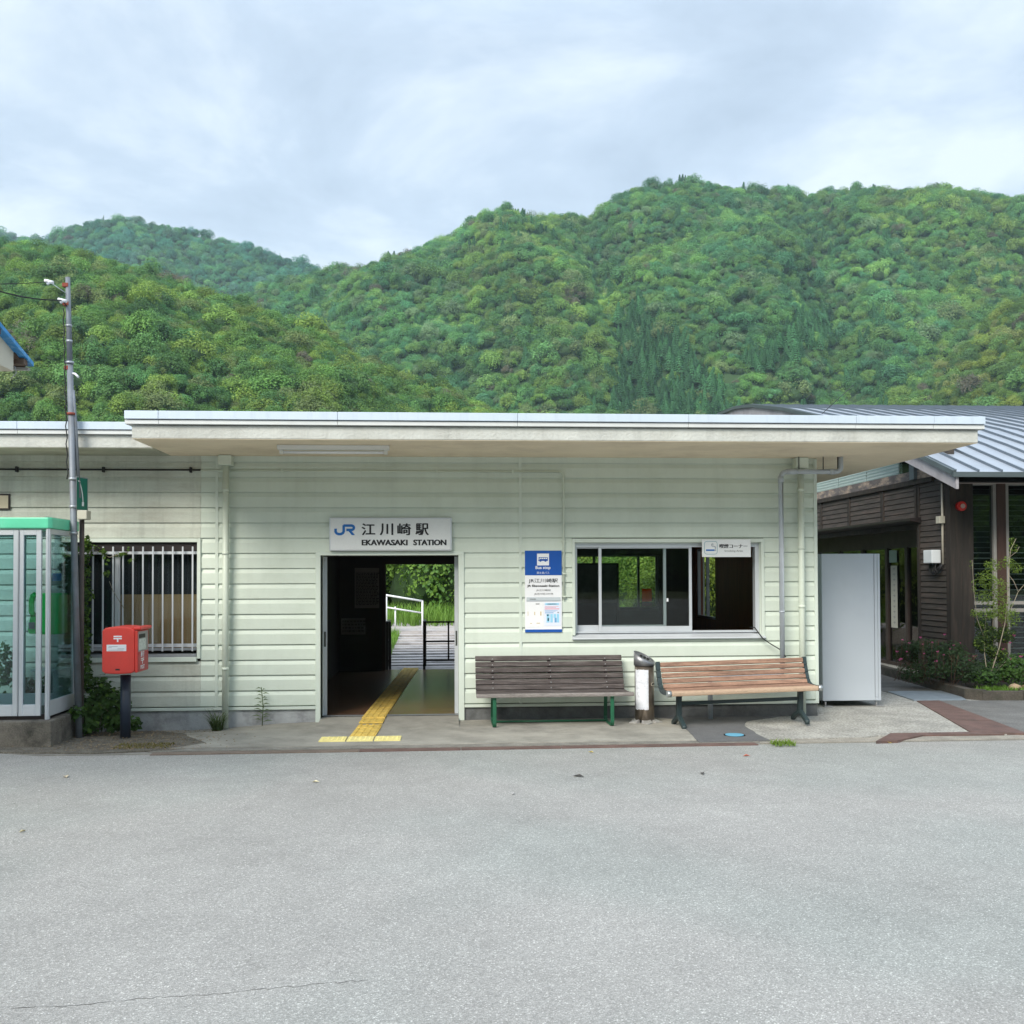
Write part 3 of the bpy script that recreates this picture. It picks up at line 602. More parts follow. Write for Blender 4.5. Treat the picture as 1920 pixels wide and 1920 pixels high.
pp = MB(); pp.box(bx(185), bx(515), YC-.001, YC, bzz(1660), bzz(1168)); pp.build('timetable', mat('print_paper', (.80, .81, .82), .6, 0), s2)
pp = MB(); pp.box(bx(535), bx(868), YC-.001, YC, bzz(1640), bzz(1172)); pp.build('timetable', mat('print_paper_lilac', (.70, .74, .85), .6, 0), s2)
pg = MB(); Yp = YC-.0015
for (m_, rects) in ((SKYB, [(555, 830, 1185, 1218), (580, 640, 1400, 1570), (655, 705, 1400, 1570), (720, 770, 1400, 1480), (785, 830, 1400, 1570)]), (PINKP, [(545, 820, 1250, 1258), (545, 770, 1264, 1272), (545, 835, 1288, 1308)]), (SKYC, [(548, 800, 1330, 1336), (548, 760, 1344, 1350), (548, 720, 1370, 1384), (740, 780, 1480, 1570), (590, 620, 1410, 1440), (600, 625, 1480, 1540)]), (GREYP, [(795, 832, 1360, 1384), (600, 780, 1196, 1208)]), (TANP, [(205, 215, 1350, 1430), (335, 352, 1355, 1420), (455, 478, 1350, 1430), (250, 290, 1580, 1592), (380, 450, 1575, 1590)]), (INKG, [(365, 440, 1190, 1208)])):
    q = MB()
    for (a, b, c_, d_) in rects: q.box(bx(a), bx(b), Yp-.001, Yp, bzz(d_), bzz(c_))
    q.build('printed_block', m_, s2)
s3 = thing('smoking_sign', (3.3, -.07, 1.9), 'small white smoking corner sign at the upper right of the window', 'sign')
def mx__(p): return WX(1300+p/13.714, -.09)
def mz(p): return W(1362, 1000+p/13.714, -.09)[1]
B('board', SIGNW, s3, mx__(232), mx__(1483), -.09, -.075, mz(610), mz(155), bevel=.002); B('bracket', ALUD, s3, mx__(1350), mx__(1440), -.075, -.035, mz(300), mz(200)); B('bracket', ALUD, s3, mx__(280), mx__(360), -.075, -.035, mz(230), mz(170))
q = MB(); Ym = -.0905
rr = [(mx__(455+165*math.copysign(abs(math.cos(t))**.35, math.cos(t))), mz(370+165*math.copysign(abs(math.sin(t))**.35, math.sin(t)))) for t in [i*2*math.pi/32 for i in range(32)]]
for i in range(32):
    p0, p1 = rr[i], rr[(i+1) % 32]; q.beam((p0[0], Ym-.001, p0[1]), (p1[0], Ym-.001, p1[1]), .002, .004, (0, 0, 1) if abs(p0[0]-p1[0]) > abs(p0[1]-p1[1]) else (1, 0, 0))
q.build('pictogram_border', mat('teal_print', (.06, .25, .32), .6, 0), s3)
flat(s3, JRBLUE, 'cigarette', mx__(330), mx__(545), mz(452), mz(412), Ym); flat(s3, GREYP, 'cigarette_tip', mx__(548), mx__(585), mz(452), mz(412), Ym)
q = MB(); pts = [(570, 400), (575, 350), (530, 330), (490, 330), (470, 290), (500, 265), (520, 290)]
for p0, p1 in zip(pts[:-1], pts[1:]): q.beam((mx__(p0[0]), Ym-.001, mz(p0[1])), (mx__(p1[0]), Ym-.001, mz(p1[1])), .002, .012, (0.3, 0, 1))
q.build('smoke_mark', GREYP, s3)
[text('喫煙コーナー', INK, s3, mx__(675+k_), mx__(1390+k_), mz(382), mz(275)-mz(382), Ym-k_*.00003, bold=.003) for k_ in (0, 8)]; text('Smoking Area', INKG, s3, mx__(805), mx__(1275), mz(490), mz(425)-mz(490), Ym, bold=.008)
s4 = thing('wall_plate', (-4.9, -.03, 2.2), 'blank beige plate with dark frame on the wall above the phone booth', 'plate')
B('frame', DARKM, s4, WX(-40, -.03), WX(18, -.03), -.04, -.026, W(8, 956, -.03)[1], W(8, 926, -.03)[1]); B('panel', mat('beige_panel', (.52, .46, .34), .7, .08, 6), s4, WX(-38, -.04), WX(14.5, -.04), -.044, -.039, W(8, 953, -.04)[1], W(8, 929, -.04)[1])
fl = thing('ceiling_light', (-1.2, -1.0, ZS), 'white fluorescent tube light under the roof overhang', 'light fitting')
x0, x1 = -1.79, -.60
MB().prism([(-1.10, ZS-.002), (-.98, ZS-.002), (-1.0, ZS-.05), (-1.08, ZS-.05)], 'x', x0, x1).build('housing', mat('lamp_white', (.66, .66, .62), .5, .05), fl, bevel=.004)
for x_ in (x0+.02, x1-.06): B('socket', MATS['lamp_white'], fl, x_, x_+.04, -1.06, -1.02, ZS-.095, ZS-.05, bevel=.003)
MB().tube([(x0+.06, -1.04, ZS-.075), (x1-.06, -1.04, ZS-.075)], .015, 12).build('tube', WHITE, fl)
# posters inside
def poster(x0, x1, z0, z1, y, lab, m, rows, inkm):
    p = thing('poster', ((x0+x1)/2, y, z0), lab, 'poster'); B('sheet', m, p, x0, x1, y-.004, y-.001, z0, z1)
    q = MB(); w = x1-x0; h = z1-z0
    for r_ in range(rows):
        xx_ = x0+.05*w
        while xx_ < x1-.1*w:
            l = random.uniform(.04, .13)*w; q.box(xx_, xx_+l, y-.0052, y-.0041, z1-h*(.12+.82*r_/rows)-.45*h/rows, z1-h*(.12+.82*r_/rows)); xx_ += l+.03*w
    q.build('print', inkm, p)
poster(-1.587, -1.161, 1.139, 1.842, RY, 'dim paper timetable on the inner wall left of the rear doorway', mat('poster_paper', (.32, .30, .28), .7, .05), 22, mat('poster_ink', (.05, .04, .04), .7, 0))
poster(-1.82, -1.40, .68, .96, RY, 'small dim framed notice low on the inner wall', MATS['poster_paper'], 4, MATS['poster_ink'])
nb = thing('notice_board', (2.6, 4.5, .05), 'dark blue and grey notice board standing inside behind the window', 'notice board')
MB().box(1.93, 2.80, 4.5, 4.54, .05, 1.24).build('lower_panel', mat('navy_panel', (.012, .018, .05), .6, .2, 4), nb); MB().box(1.93, 2.80, 4.5, 4.54, 1.24, 1.87).build('display_panel', mat('grey_display', (.06, .07, .065), .6, .4, 9), nb)
MB().box(1.90, 2.84, 4.49, 4.55, 1.87, 1.90).box(2.80, 2.84, 4.49, 4.55, .05, 1.87).build('frame', BLACK, nb)
og_ = thing('orange_notice', (3.5, RY, 1.3), 'orange notice sheet stuck on the rear window pane', 'notice'); x0, x1 = W(1204, 1110, RY)[0], W(1222, 1110, RY)[0]
B('sheet', ORANGE, og_, x0, x1, RY+.003, RY+.006, WZ(1128, RY, 1200), WZ(1104, RY, 1200)); B('caption', mat('pale_red', (.5, .28, .25), .7), og_, x0, x1, RY+.003, RY+.006, WZ(1137, RY, 1200), WZ(1130, RY, 1200))
# ================================================================== BENCHES
WOODD = mat('dark_bench_wood', (.066, .053, .050), .75, .35, 6, stretch=(.8, 6, 10), bump=.6, bscale=30, fine=.25, fscale=40, dirt=(.20, .18, .17), dirt_amt=.5, dirt_scale=3)
WOODW = mat('worn_bench_edge', (.24, .215, .20), .85, .3, 6, stretch=(.8, 6, 10), bump=.7, bscale=30, fine=.3, fscale=40)
WOODB = mat('brown_bench_wood', (.30, .18, .125), .75, .38, 5, stretch=(.7, 6, 9), bump=.5, bscale=28, fine=.16, fscale=40, dirt=(.12, .07, .05), dirt_amt=.75, dirt_scale=3.5)
WOODP = mat('pale_bench_edge', (.50, .36, .25), .7, .28, 5, stretch=(.7, 6, 9), bump=.5, bscale=28, fine=.2, fscale=40, dirt=(.20, .12, .08), dirt_amt=.6, dirt_scale=5)
GRN = mat('green_steel', (.015, .10, .05), .4, .15, 8); DGR = mat('dark_green_iron', (.022, .038, .040), .45, .15, 8, spec=.5); BOLT = mat('bolt', (.45, .45, .45), .4, .1, metal=.6)
b1 = thing('bench', (1.25, -.45, 0), 'dark weathered slatted bench with green legs under the bus stop sign', 'bench')
XA, XB = .345, 2.07
# back slats lie along a gentle backward lean; each is a separate board
ybt = lambda z_: -.30+(z_-.40)*.55
zsl = [.728, .662, .598, .530, .466, .408]
for i, zc2 in enumerate(zsl):
    y_ = ybt(zc2); u = Vector((0, .48, .88)); o_ = MB().beam((XA, y_, zc2), (XB+.0*i, y_, zc2), .026, .0615, u).build('slat', WOODD, b1, bevel=.005)
    bo = MB()
    for bx2 in (XA+.20, (XA+XB)/2+.01, XB-.20): bo.tube([(bx2, y_-.014, zc2-.004), (bx2, y_-.022, zc2-.009)], .008, 8)
    bo.build('bolt', BOLT, o_)
for i, (yc, zc2) in enumerate(((-.36, .367), (-.44, .362), (-.52, .360), (-.60, .362))):
    MB().beam((XA+.0, yc, zc2), (XB+.01*i, yc, zc2), .066, .030).build('slat', WOODD, b1, bevel=.006)
MB().beam((XA-.005, -.672, .357), (XB+.045, -.672, .362), .062, .042).build('slat', WOODW, b1, bevel=.012)
for x_ in (XA+.20, XB-.20):
    f_ = MB(); pr_ = [(-.66, .335), (-.665, .05), (-.645, .012), (-.60, .006), (-.22, .006), (-.17, .012), (-.155, .05), (-.20, .33)]
    for p, q in zip(pr_[:-1], pr_[1:]): f_.beam((x_, p[0], p[1]), (x_, q[0], q[1]), .042, .012, (0, 1, 0) if abs(p[1]-q[1]) > abs(p[0]-q[0]) else (0, 0, 1))
    f_.beam((x_, -.70, .338), (x_, -.26, .345), .04, .012); f_.build('leg', GRN, b1, bevel=.003)
    MB().beam((x_, -.28, .345), (x_, ybt(.73)+.022, .73), .04, .012, (0, 1, 0)).build('back_support', DARKM, b1, bevel=.002)
MB().beam((1.21, -.28, .345), (1.21, ybt(.73)+.022, .73), .04, .012, (0, 1, 0)).build('back_support', DARKM, b1, bevel=.002)
MB().tube([(XA+.20, -.30, .018), (XB-.20, -.30, .018)], .012, 8).build('stretcher', GRN, b1)
b2 = thing('bench', (3.335, -.72, .0), 'brown slatted bench with dark green iron ends beside the ashtray', 'bench', rz=0)
L2 = .86
def lb2(mb, name, m, bev=.005): return mb.build(name, m, b2, bev)
O2 = Vector((3.335, -.72, 0))
def q2(x, y, z): return (O2.x+x, O2.y+y, z)
prof = [(-.10, .405), (.02, .400), (.10, .405), (.165, .43), (.20, .470), (.232, .545), (.258, .625), (.280, .722)]   # (y, z) of the iron end, local
for i, (yc, zc2, an) in enumerate(((.272, .690, .24), (.252, .630, .26), (.230, .570, .28), (.207, .510, .34), (.172, .455, .55))):
    o_ = lb2(MB().beam(q2(-L2, yc-.022, zc2), q2(L2, yc-.022, zc2), .022, .0535, (0, math.sin(an), math.cos(an))), 'slat', WOODB, .006)
for yc, zc2 in ((.10, .418), (.03, .414), (-.04, .414)): lb2(MB().beam(q2(-L2, yc, zc2), q2(L2, yc, zc2), .062, .030), 'slat', WOODB)
lb2(MB().beam(q2(-L2-.0, -.125, .402), q2(L2, -.125, .402), .070, .056), 'slat', WOODP, .018)
for sgn in (-1, 1):
    x_ = sgn*(L2+.024); f_ = MB()
    for p, q in zip(prof[:-1], prof[1:]): f_.beam(q2(x_, *p), q2(x_, *q), .048, .046, (0, .3, 1) if abs(q[1]-p[1]) < abs(q[0]-p[0]) else (0, 1, 0))
    lb2(f_, 'end_frame', DGR, .006)
    lb2(MB().tube([q2(x_-sgn*.024, -.125, .402), q2(x_+sgn*.022, -.125, .402)], .036, 14), 'end_cap', mat('end_cap_metal', (.42, .45, .45), .35, .15, metal=.7), 0)
    xl = sgn*(L2-.14); f_ = MB(); f_.beam(q2(xl, -.06, .375), q2(xl, .15, .375), .05, .03); f_.beam(q2(xl, .03, .37), q2(xl, .05, .10), .055, .06, (0, 1, 0)).beam(q2(xl, .05, .13), q2(xl, -.13, .035), .05, .05, (0, 0, 1)).beam(q2(xl, .05, .13), q2(xl, .24, .035), .05, .05, (0, 0, 1))
    f_.tube([q2(xl, -.13, .002), q2(xl, -.13, .05)], .028, 12); f_.tube([q2(xl, .24, .002), q2(xl, .24, .05)], .028, 12); lb2(f_, 'leg', DGR, .006)
lb2(MB().beam(q2(-L2+.14, .05, .27), q2(L2-.14, .05, .27), .03, .04), 'stretcher', DGR)
b2.rotation_euler.z = .085; b2.rotation_euler.y = -.018
# ================================================================== ASHTRAY
sx0 = WX(1207, -.36); A0 = thing('ashtray_stand', (sx0, -.36, 0), 'cylindrical steel standing ashtray with torn paper sticker between the two benches', 'ashtray')
STEEL = mat('stained_steel', (.22, .185, .15), .32, .22, 3, metal=.75, stretch=(1, 1, .5), dirt=(.10, .08, .06), dirt_amt=.5, dirt_scale=4)
MB().cyl((sx0, -.36), .112, .035, .655, 32).build('body', STEEL, A0)
h_ = MB(); n = 32; r_ = .122
bot = [(sx0+r_*math.cos(2*math.pi*k/n), -.36+r_*math.sin(2*math.pi*k/n), .655) for k in range(n)]
top = [(p[0], p[1], .755-.055*(p[0]-sx0)/r_-.0*(p[1]+.36)) for p in bot]; top = [(p[0], p[1], p[2]+.035*((p[1]+.36)/r_)) for p in top]
inn = [(sx0+(p[0]-sx0)*.86, -.36+(p[1]+.36)*.86, p[2]*.0+.757-.055*.86*(p[0]-sx0)/r_+.035*.86*((p[1]+.36)/r_)) for p in top]
low = [(p[0], p[1], p[2]-.012) for p in inn]
h_.add(bot+top+inn+low, [(k, (k+1) % n, (k+1) % n+n, k+n) for k in range(n)]+[(k+n, (k+1) % n+n, (k+1) % n+2*n, k+2*n) for k in range(n)]+[(k+2*n, (k+1) % n+2*n, (k+1) % n+3*n, k+3*n) for k in range(n)]+[tuple(range(3*n, 4*n)), tuple(reversed(range(n)))])
h_.sm[:n] = [True]*n; hd = h_.build('head', mat('cast_head', (.24, .245, .255), .38, .15, 10, metal=.6), A0)
q = MB()
for i, (dx, dy) in enumerate(((-.04, .0), (.0, .0), (.04, .0))):
    zc2 = .747-.055*dx/r_; q.box(sx0+dx-.010, sx0+dx+.010, -.36-.055, -.36+.055, zc2-.008, zc2+.010)
q.build('stub_slot', BLACK, hd)
for k in range(5):
    a_ = rad(-90+72*k); pts = []
    for rr_, da in ((.10, -.50), (.10, .50), (.155, .42), (.205, 0), (.155, -.42)): pts.append((sx0+rr_*math.cos(a_+da), -.36+rr_*math.sin(a_+da)))
    zt = [.045, .045, .014, .008, .014]; f_ = MB(); f_.add([(p[0], p[1], z_) for p, z_ in zip(pts, zt)]+[(p[0], p[1], .0) for p in pts], [(0, 1, 2, 3, 4), (9, 8, 7, 6, 5)]+[(i+5, (i+1) % 5+5, (i+1) % 5, i) for i in range(5)])
    f_.build('foot', mat('foot_steel', (.42, .41, .39), .45, .12, 6, metal=.4), A0)
def curved(cx, cy, r, a0, a1, z0, z1, m, name, parent, n=12, jag=0):
    f_ = MB(); vs = []
    for i in range(n+1):
        a_ = rad(a0+(a1-a0)*i/n); j = random.uniform(-jag, jag)
        vs += [(cx+r*math.cos(a_), cy+r*math.sin(a_), z0+j), (cx+r*math.cos(a_), cy+r*math.sin(a_), z1+j*.6)]
    f_.add(vs, [(2*i, 2*i+2, 2*i+3, 2*i+1) for i in range(n)]); return f_.build(name, m, parent)
curved(sx0, -.36, .1135, 195, 283, .155, .612, mat('torn_paper', (.72, .74, .78), .8, .05, 9, dirt=(.25, .25, .28), dirt_amt=.55, dirt_scale=18), 'sticker', A0, 16, .006)
q = MB(); za_, zb2_ = .432, .462
for r2 in ((302, 342, .455, .463), (302, 342, .428, .436), (300, 305, .430, .461), (339, 344, .430, .461)): curved(sx0, -.36, .1145, r2[0], r2[1], r2[2], r2[3], mat('cream_plastic', (.62, .55, .44), .5), 'handle_rim', A0, 8)
curved(sx0, -.36, .1138, 304, 341, .434, .456, BLACK, 'keyhole', A0, 6)
# ================================================================== GREY CABINET
cx0, cx1, cy0 = 4.835, 5.60, .76
CB = thing('grey_cabinet', (5.2, 1.1, 0), 'tall plain pale grey metal cabinet standing beside the station corner', 'cabinet')
CG = mat('cabinet_paint', (.44, .48, .52), .45, .04, 1.0, spec=.45, dirt=(.34, .38, .43), dirt_amt=.3, dirt_scale=.8, bump=.08, bscale=160); CGD = mat('cabinet_side', (.40, .44, .46), .5, .06, 2)
zt = 1.965
B('body', CGD, CB, cx0, cx1, cy0+.03, cy0+.72, .075, zt, bevel=.004)
B('back_panel', CG, CB, cx0, cx1-.075, cy0+.006, cy0+.03, .075, zt, bevel=.004); B('edge_panel', CG, CB, cx1-.071, cx1-.032, cy0+.003, cy0+.03, .12, zt-.002, bevel=.003); B('edge_panel', CG, CB, cx1-.030, cx1+.002, cy0, cy0+.03, .075, zt, bevel=.003)
B('bottom_rail', CG, CB, cx1-.075, cx1-.032, cy0+.001, cy0+.03, .075, .118, bevel=.002)
for fx in (cx0+.05, cx1-.04):
    for fy in (cy0+.05, cy0+.65):
        MB().cyl((fx, fy), .012, .01, .076, 8).box(fx-.03, fx+.07, fy-.06, fy+.03, .0, .010).build('foot', BOLT, CB)
# ================================================================== POST BOX
px0, pz0 = G(235, 1383)[0], 0
PY = G(235, 1383)[1]
PB = thing('post_box', (px0, PY, 0), 'bright red post box on a dark blue pole in front of the barred window', 'post box')
RED = mat('post_red', (.70, .060, .045), .42, .07, 3, spec=.45, dirt=(.55, .07, .05), dirt_amt=.3, dirt_scale=5); REDD = mat('post_dark_red', (.42, .015, .022), .35, .05, 3, spec=.5)
MB().cyl((px0, PY), .053, -.05, .66, 24).build('pole', mat('navy_pole', (.016, .024, .042), .42, .15, 5, spec=.5), PB)
yf = PY-.20; yb = PY+.20; xl = WX(191.5, yf); xr = WX(258, yf); zb0 = W(225, 1262, yf)[1]; zt0 = W(225, 1175, yf)[1]
# body cross-section in XZ: domed top and slightly bowed bottom
def dome(x0, x1, zb_, zt_, n=10):
    c_ = (x0+x1)/2; w = (x1-x0)/2; pts = []
    for i in range(n+1): t = -1+2*i/n; pts.append((c_+w*t, zb_-.012*(1-t*t)+ (.018 if abs(t) == 1 else 0)))
    for i in range(n+1): t = 1-2*i/n; pts.append((c_+w*t, zt_-.020*(t*t)**1.0-(.022 if abs(t) > .99 else 0)))
    return pts
MB().prism(dome(xl, xr-.028, zb0, zt0), 'y', yf, yb).build('body', RED, PB, bevel=.016, smooth=False)
MB().box(xr-.026, xr, yf+.003, yb-.003, zb0+.002, zt0-.045).build('front_panel', RED, PB, bevel=.006)
MB().box(xr-.05, xr+.035, yf+.012, yb, zt0-.036, zt0-.004).build('hood', RED, PB, bevel=.008)
B('front_plate', REDD, PB, xr-.002, xr+.004, yf+.025, yb-.02, zb0+.01, zt0-.27)
B('slot_recess', mat('slot_grey', (.30, .30, .29), .5, .1), PB, xr-.002, xr+.003, yf+.035, yb-.03, zt0-.265, zt0-.055); B('slot', BLACK, PB, xr+.003, xr+.006, yf+.05, yb-.14, zt0-.125, zt0-.085)
B('notice', mat('pale_notice', (.62, .66, .62), .6, .06, 20, dirt=(.2, .22, .2), dirt_amt=.7, dirt_scale=30), PB, xr+.003, xr+.007, yf+.04, yb-.12, zt0-.25, zt0-.135)
mw = WHITE; um = MB(); ux, uz = (xl+xr-.028)/2-.005, zb0+.345
um.box(ux-.042, ux+.042, yf-.002, yf, uz+.028, uz+.042).box(ux-.042, ux+.042, yf-.002, yf, uz+.006, uz+.020).box(ux-.008, ux+.008, yf-.002, yf, uz-.022, uz+.007).build('postal_mark', mw, PB)
B('label', WHITE, PB, ux-.112, ux+.088, yf-.002, yf, uz-.118, uz-.050)
q = MB()
for i, (a, b) in enumerate(((-.09, .0), (-.095, -.06), (0, .07), (-.095, .06))): q.box(ux+a, ux+b, yf-.003, yf-.002, uz-.066-.013*i-.003, uz-.066-.013*i)
q.build('label_print', INKG, PB); B('drain_slot', BLACK, PB, ux-.022, ux+.022, yf-.002, yf+.001, zb0+.028, zb0+.044)
for i, ch in enumerate('郵便'): text(ch, mw, PB, yf+.11+.065*i, yf+.165+.065*i, zb0+.155, .06, xr+.005, bold=.02, facing='right')
um = MB(); vy = yf+.17; um.box(xr+.004, xr+.0055, vy-.05, vy+.05, zb0+.133, zb0+.143).box(xr+.004, xr+.0055, vy-.05, vy+.05, zb0+.115, zb0+.125).box(xr+.004, xr+.0055, vy-.008, vy+.008, zb0+.082, zb0+.116).build('postal_mark', mw, PB)
text('POST', mw, PB, yf+.10, yf+.24, zb0+.03, .042, xr+.005, bold=.02, facing='right')
# ================================================================== PHONE BOOTH
BF = -1.40; BR_ = BF+.78
PHB = thing('phone_booth', (-4.55, -1.0, 0), 'glass telephone booth with pale green roof on a mossy concrete plinth', 'phone booth')
PG = mat('booth_green', (.12, .60, .36), .4, .06, 3, spec=.45, dirt=(.30, .60, .45), dirt_amt=.3, dirt_scale=3)
bxr = WX(92, BF, 1200); bxl = bxr-.98
fz0 = W(92, 1343, BF)[1]; fz1 = W(92, 993, BF)[1]; rz1 = W(88, 968, BF)[1]
plz = fz0-.035
MOSS = mat('mossy_concrete', (.16, .145, .12), .95, .3, 7, bump=.9, bscale=60, fine=.25, fscale=90, dirt=(.035, .035, .028), dirt_amt=.9, dirt_scale=4)
MB().box(-7, WX(97, BF-.08, 1370), BF-.10, .0, -.06, plz).build('plinth', MOSS, PHB, bevel=.015)
MB().box(bxl+.03, bxr-.03, BF+.03, BR_-.03, plz, fz0+.02).build('floor', DARKM, PHB)
cp = .055
def rp(x0, x1, y0, y1, c_): return [(x0+c_, y0), (x1-c_, y0), (x1, y0+c_*1.3), (x1, y1-c_), (x1-c_, y1), (x0+c_, y1), (x0, y1-c_), (x0, y0+c_)]
MB().prism(rp(bxl-.02, bxr+.02, BF-.02, BR_+.02, .03), 'z', fz1+.012, rz1-.012).build('roof', PG, PHB, bevel=.012)
MB().prism(rp(bxl+.04, bxr-.04, BF+.04, BR_-.04, .03), 'z', rz1-.013, rz1+.0).build('roof_top', mat('faded_roof_top', (.45, .36, .30), .9, .2, 8), PHB)
for cx_, cy_ in ((bxr-.04, BF), (bxl, BF), (bxr-.04, BR_-.045), (bxl, BR_-.045)):
    MB().box(cx_, cx_+.04, cy_, cy_+.045, plz, fz1+.012).box(cx_+.012, cx_+.028, cy_-.008, cy_, plz, fz1+.012).build('corner_post', ALU, PHB, bevel=.004)
# front: folding door, two narrow leaves
def leaf(x0, x1, y, wl, wr, nm='door_leaf'):
    s_ = MB(); z0, z1 = fz0+.004, fz1+.0
    s_.box(x0, x0+wl, y, y+.035, z0, z1).box(x1-wr, x1, y, y+.035, z0, z1).box(x0+wl, x1-wr, y, y+.035, z0, z0+.115).box(x0+wl, x1-wr, y, y+.035, z1-.055, z1)
    o_ = s_.build(nm, ALU, PHB, bevel=.003); B('pane', GLSB, o_, x0+wl, x1-wr, y+.014, y+.02, z0+.115, z1-.055)
wx = lambda p: WX(p, BF, 1200)
leaf(wx(34.5), wx(76), BF+.004, .045, .05); leaf(wx(-16), wx(33), BF+.004, .05, .05); leaf(bxl+.04, wx(-17), BF+.004, .05, .05)
B('hinge', ALUD, PHB, wx(32.8), wx(34.8), BF-.004, BF+.02, fz0+.03, fz1-.02)
def side(x, y0, y1, nm='side_frame'):
    s_ = MB(); z0, z1 = plz+.03, fz1; s_.box(x, x+.03, y0, y1, z0, z0+.155).box(x, x+.03, y0, y1, z1-.045, z1+.01); o_ = s_.build(nm, ALU, PHB, bevel=.003); B('pane', GLSB, o_, x+.012, x+.018, y0, y1, z0+.155, z1-.045)
side(bxr-.035, BF+.045, BR_-.045); side(bxl+.005, BF+.045, BR_-.045)
s_ = MB(); z0, z1 = plz+.03, fz1; s_.box(bxl+.04, bxr-.04, BR_-.035, BR_-.005, z0, z0+.155).box(bxl+.04, bxr-.04, BR_-.035, BR_-.005, z1-.045, z1+.01)
for p in (-4.93, -4.60): s_.box(p, p+.04, BR_-.035, BR_-.005, z0+.155, z1-.045)
o_ = s_.build('rear_frame', ALU, PHB, bevel=.003); B('pane', GLSB, o_, bxl+.04, bxr-.04, BR_-.02, BR_-.015, z0+.155, z1-.045)
MB().box(bxr-.34, bxr-.05, BF+.40, BR_-.05, .70, .725).build('shelf', mat('shelf_grey', (.35, .40, .38), .5, .1), PHB, bevel=.004); MB().box(bxr-.12, bxr-.05, BF+.42, BR_-.06, fz0, .70).build('shelf_support', MATS['shelf_grey'], PHB)
B('notice', mat('blue_notice', (.02, .22, .50), .5), PHB, bxr-.075, bxr-.07, BF+.28, BF+.52, 1.66, 1.74); B('notice', mat('booth_paper', (.38, .42, .34), .7, .1), PHB, wx(43), wx(66), BR_-.05, BR_-.045, W(60, 1098, BR_)[1], W(60, 1082, BR_)[1])
TG = mat('telephone_green', (.03, .58, .11), .38, .08, 5, spec=.5)
TP = thing('telephone', (bxr-.2, BF+.5, 1.3), 'bright green public telephone with handset inside the glass booth', 'telephone')
tx0, tx1 = bxr-.34, bxr-.038; tz0, tz1 = W(70, 1189, BF+.45)[1], W(70, 1112, BF+.45)[1]
MB().box(tx0+.07, tx1, BF+.34, BF+.62, tz0, tz1).build('body', TG, TP, bevel=.02)
MB().prism([(tx0+.07, tz0+.01), (tx0+.07, tz0+.20), (tx0+.01, tz0+.19), (tx0-.015, tz0+.05), (tx0, tz0+.01)], 'y', BF+.35, BF+.61).build('keypad', TG, TP, bevel=.008)
MB().tube([(tx0+.065, BF+.36, tz1-.01), (tx0+.035, BF+.36, tz1-.03), (tx0+.022, BF+.36, tz1-.08), (tx0+.022, BF+.36, tz0+.24), (tx0+.045, BF+.36, tz0+.20)], .028, 10).build('handset', TG, TP)
MB().box(tx0+.0, tx0+.06, BF+.342, BF+.349, tz0+.06, tz0+.13).build('coin_plate', INKG, TP); MB().box(tx0+.08, tx0+.18, BF+.325, BF+.345, tz0+.02, tz0+.13).build('coin_return', TG, TP, bevel=.006)
# ================================================================== POLES
GALV = mat('galvanised_pole', (.19, .21, .235), .55, .18, 5, metal=.25, dirt=(.18, .18, .18), dirt_amt=.5, dirt_scale=6)
UP = thing('utility_pole', (-3.89, -.9, 0), 'thin leaning galvanised service pole rising past the roof beside the phone booth', 'pole')
p0 = Vector((WX(148.5, -.9, 1330), -.9, -.05)); p1 = Vector((W(127, 520, -.9)[0], -.9, W(127, 520, -.9)[1]))
zj = W(134, 680, -.9)[1]
pj = p0.lerp(p1, (zj-p0.z)/(p1.z-p0.z))
MB().tube([p0, pj], .036, 14, True, .032).build('pole', GALV, UP); MB().tube([pj, p1], .030, 14, True, .024).build('upper_pole', GALV, UP)
def pp_(z_): return p0.lerp(p1, (z_-p0.z)/(p1.z-p0.z))
for py_ in (680, 611, 640, 898, 950, 1000, 1330, 776):
    z_ = W(135, py_, -.9)[1]; c_ = pp_(z_); MB().tube([c_-Vector((0, 0, .012)), c_+Vector((0, 0, .012))], .044 if z_ < zj+.02 else .034, 12).build('band', ALUD if py_ != 776 else mat('red_rust', (.22, .05, .03), .8), UP)
for py_ in (535, 570, 690): z_ = W(130, py_, -.9)[1]; c_ = pp_(z_); MB().box(c_.x-.05, c_.x+.01, -.93, -.87, z_-.02, z_+.02).build('bracket', MATS['red_rust'], UP)
cv = MB(); pts = []
for i in range(30): z_ = W(135, 580+i*11, -.9)[1]; c_ = pp_(z_); pts.append((c_.x-.042+.008*math.sin(i*2.1), -.93, z_))
cv.tube(pts, .006, 6); cv.build('cable', BLACK, UP)
MB().tube([(pp_(3.85).x+.03, -.9, 3.70), (pp_(3.85).x+.055, -.88, 3.30), (pp_(3.2).x+.07, -.86, 2.55)], .018, 10).build('side_conduit', GALV, UP)
CER = mat('porcelain', (.75, .76, .78), .3)
def W3(px, py, Y): x_, z_ = W(px, py, Y); return Vector((x_, Y, z_))
in1 = W3(92, 528, -1.1); in2 = W3(117, 563, -1.0)
for c_, nm in ((in1, 'insulator'), (in2, 'insulator')):
    q = MB(); q.tube([c_-Vector((.045, 0, -.01)), c_+Vector((.045, 0, -.01))], .018, 10); q.tube([c_-Vector((.02, 0, .03)), c_+Vector((.02, 0, .0))], .012, 8); q.build(nm, CER, UP)
MB().tube([W3(134, 700, -.88), W3(141, 701, -.95), W3(147, 707, -.97)], .012, 8).build('lug', CER, UP)
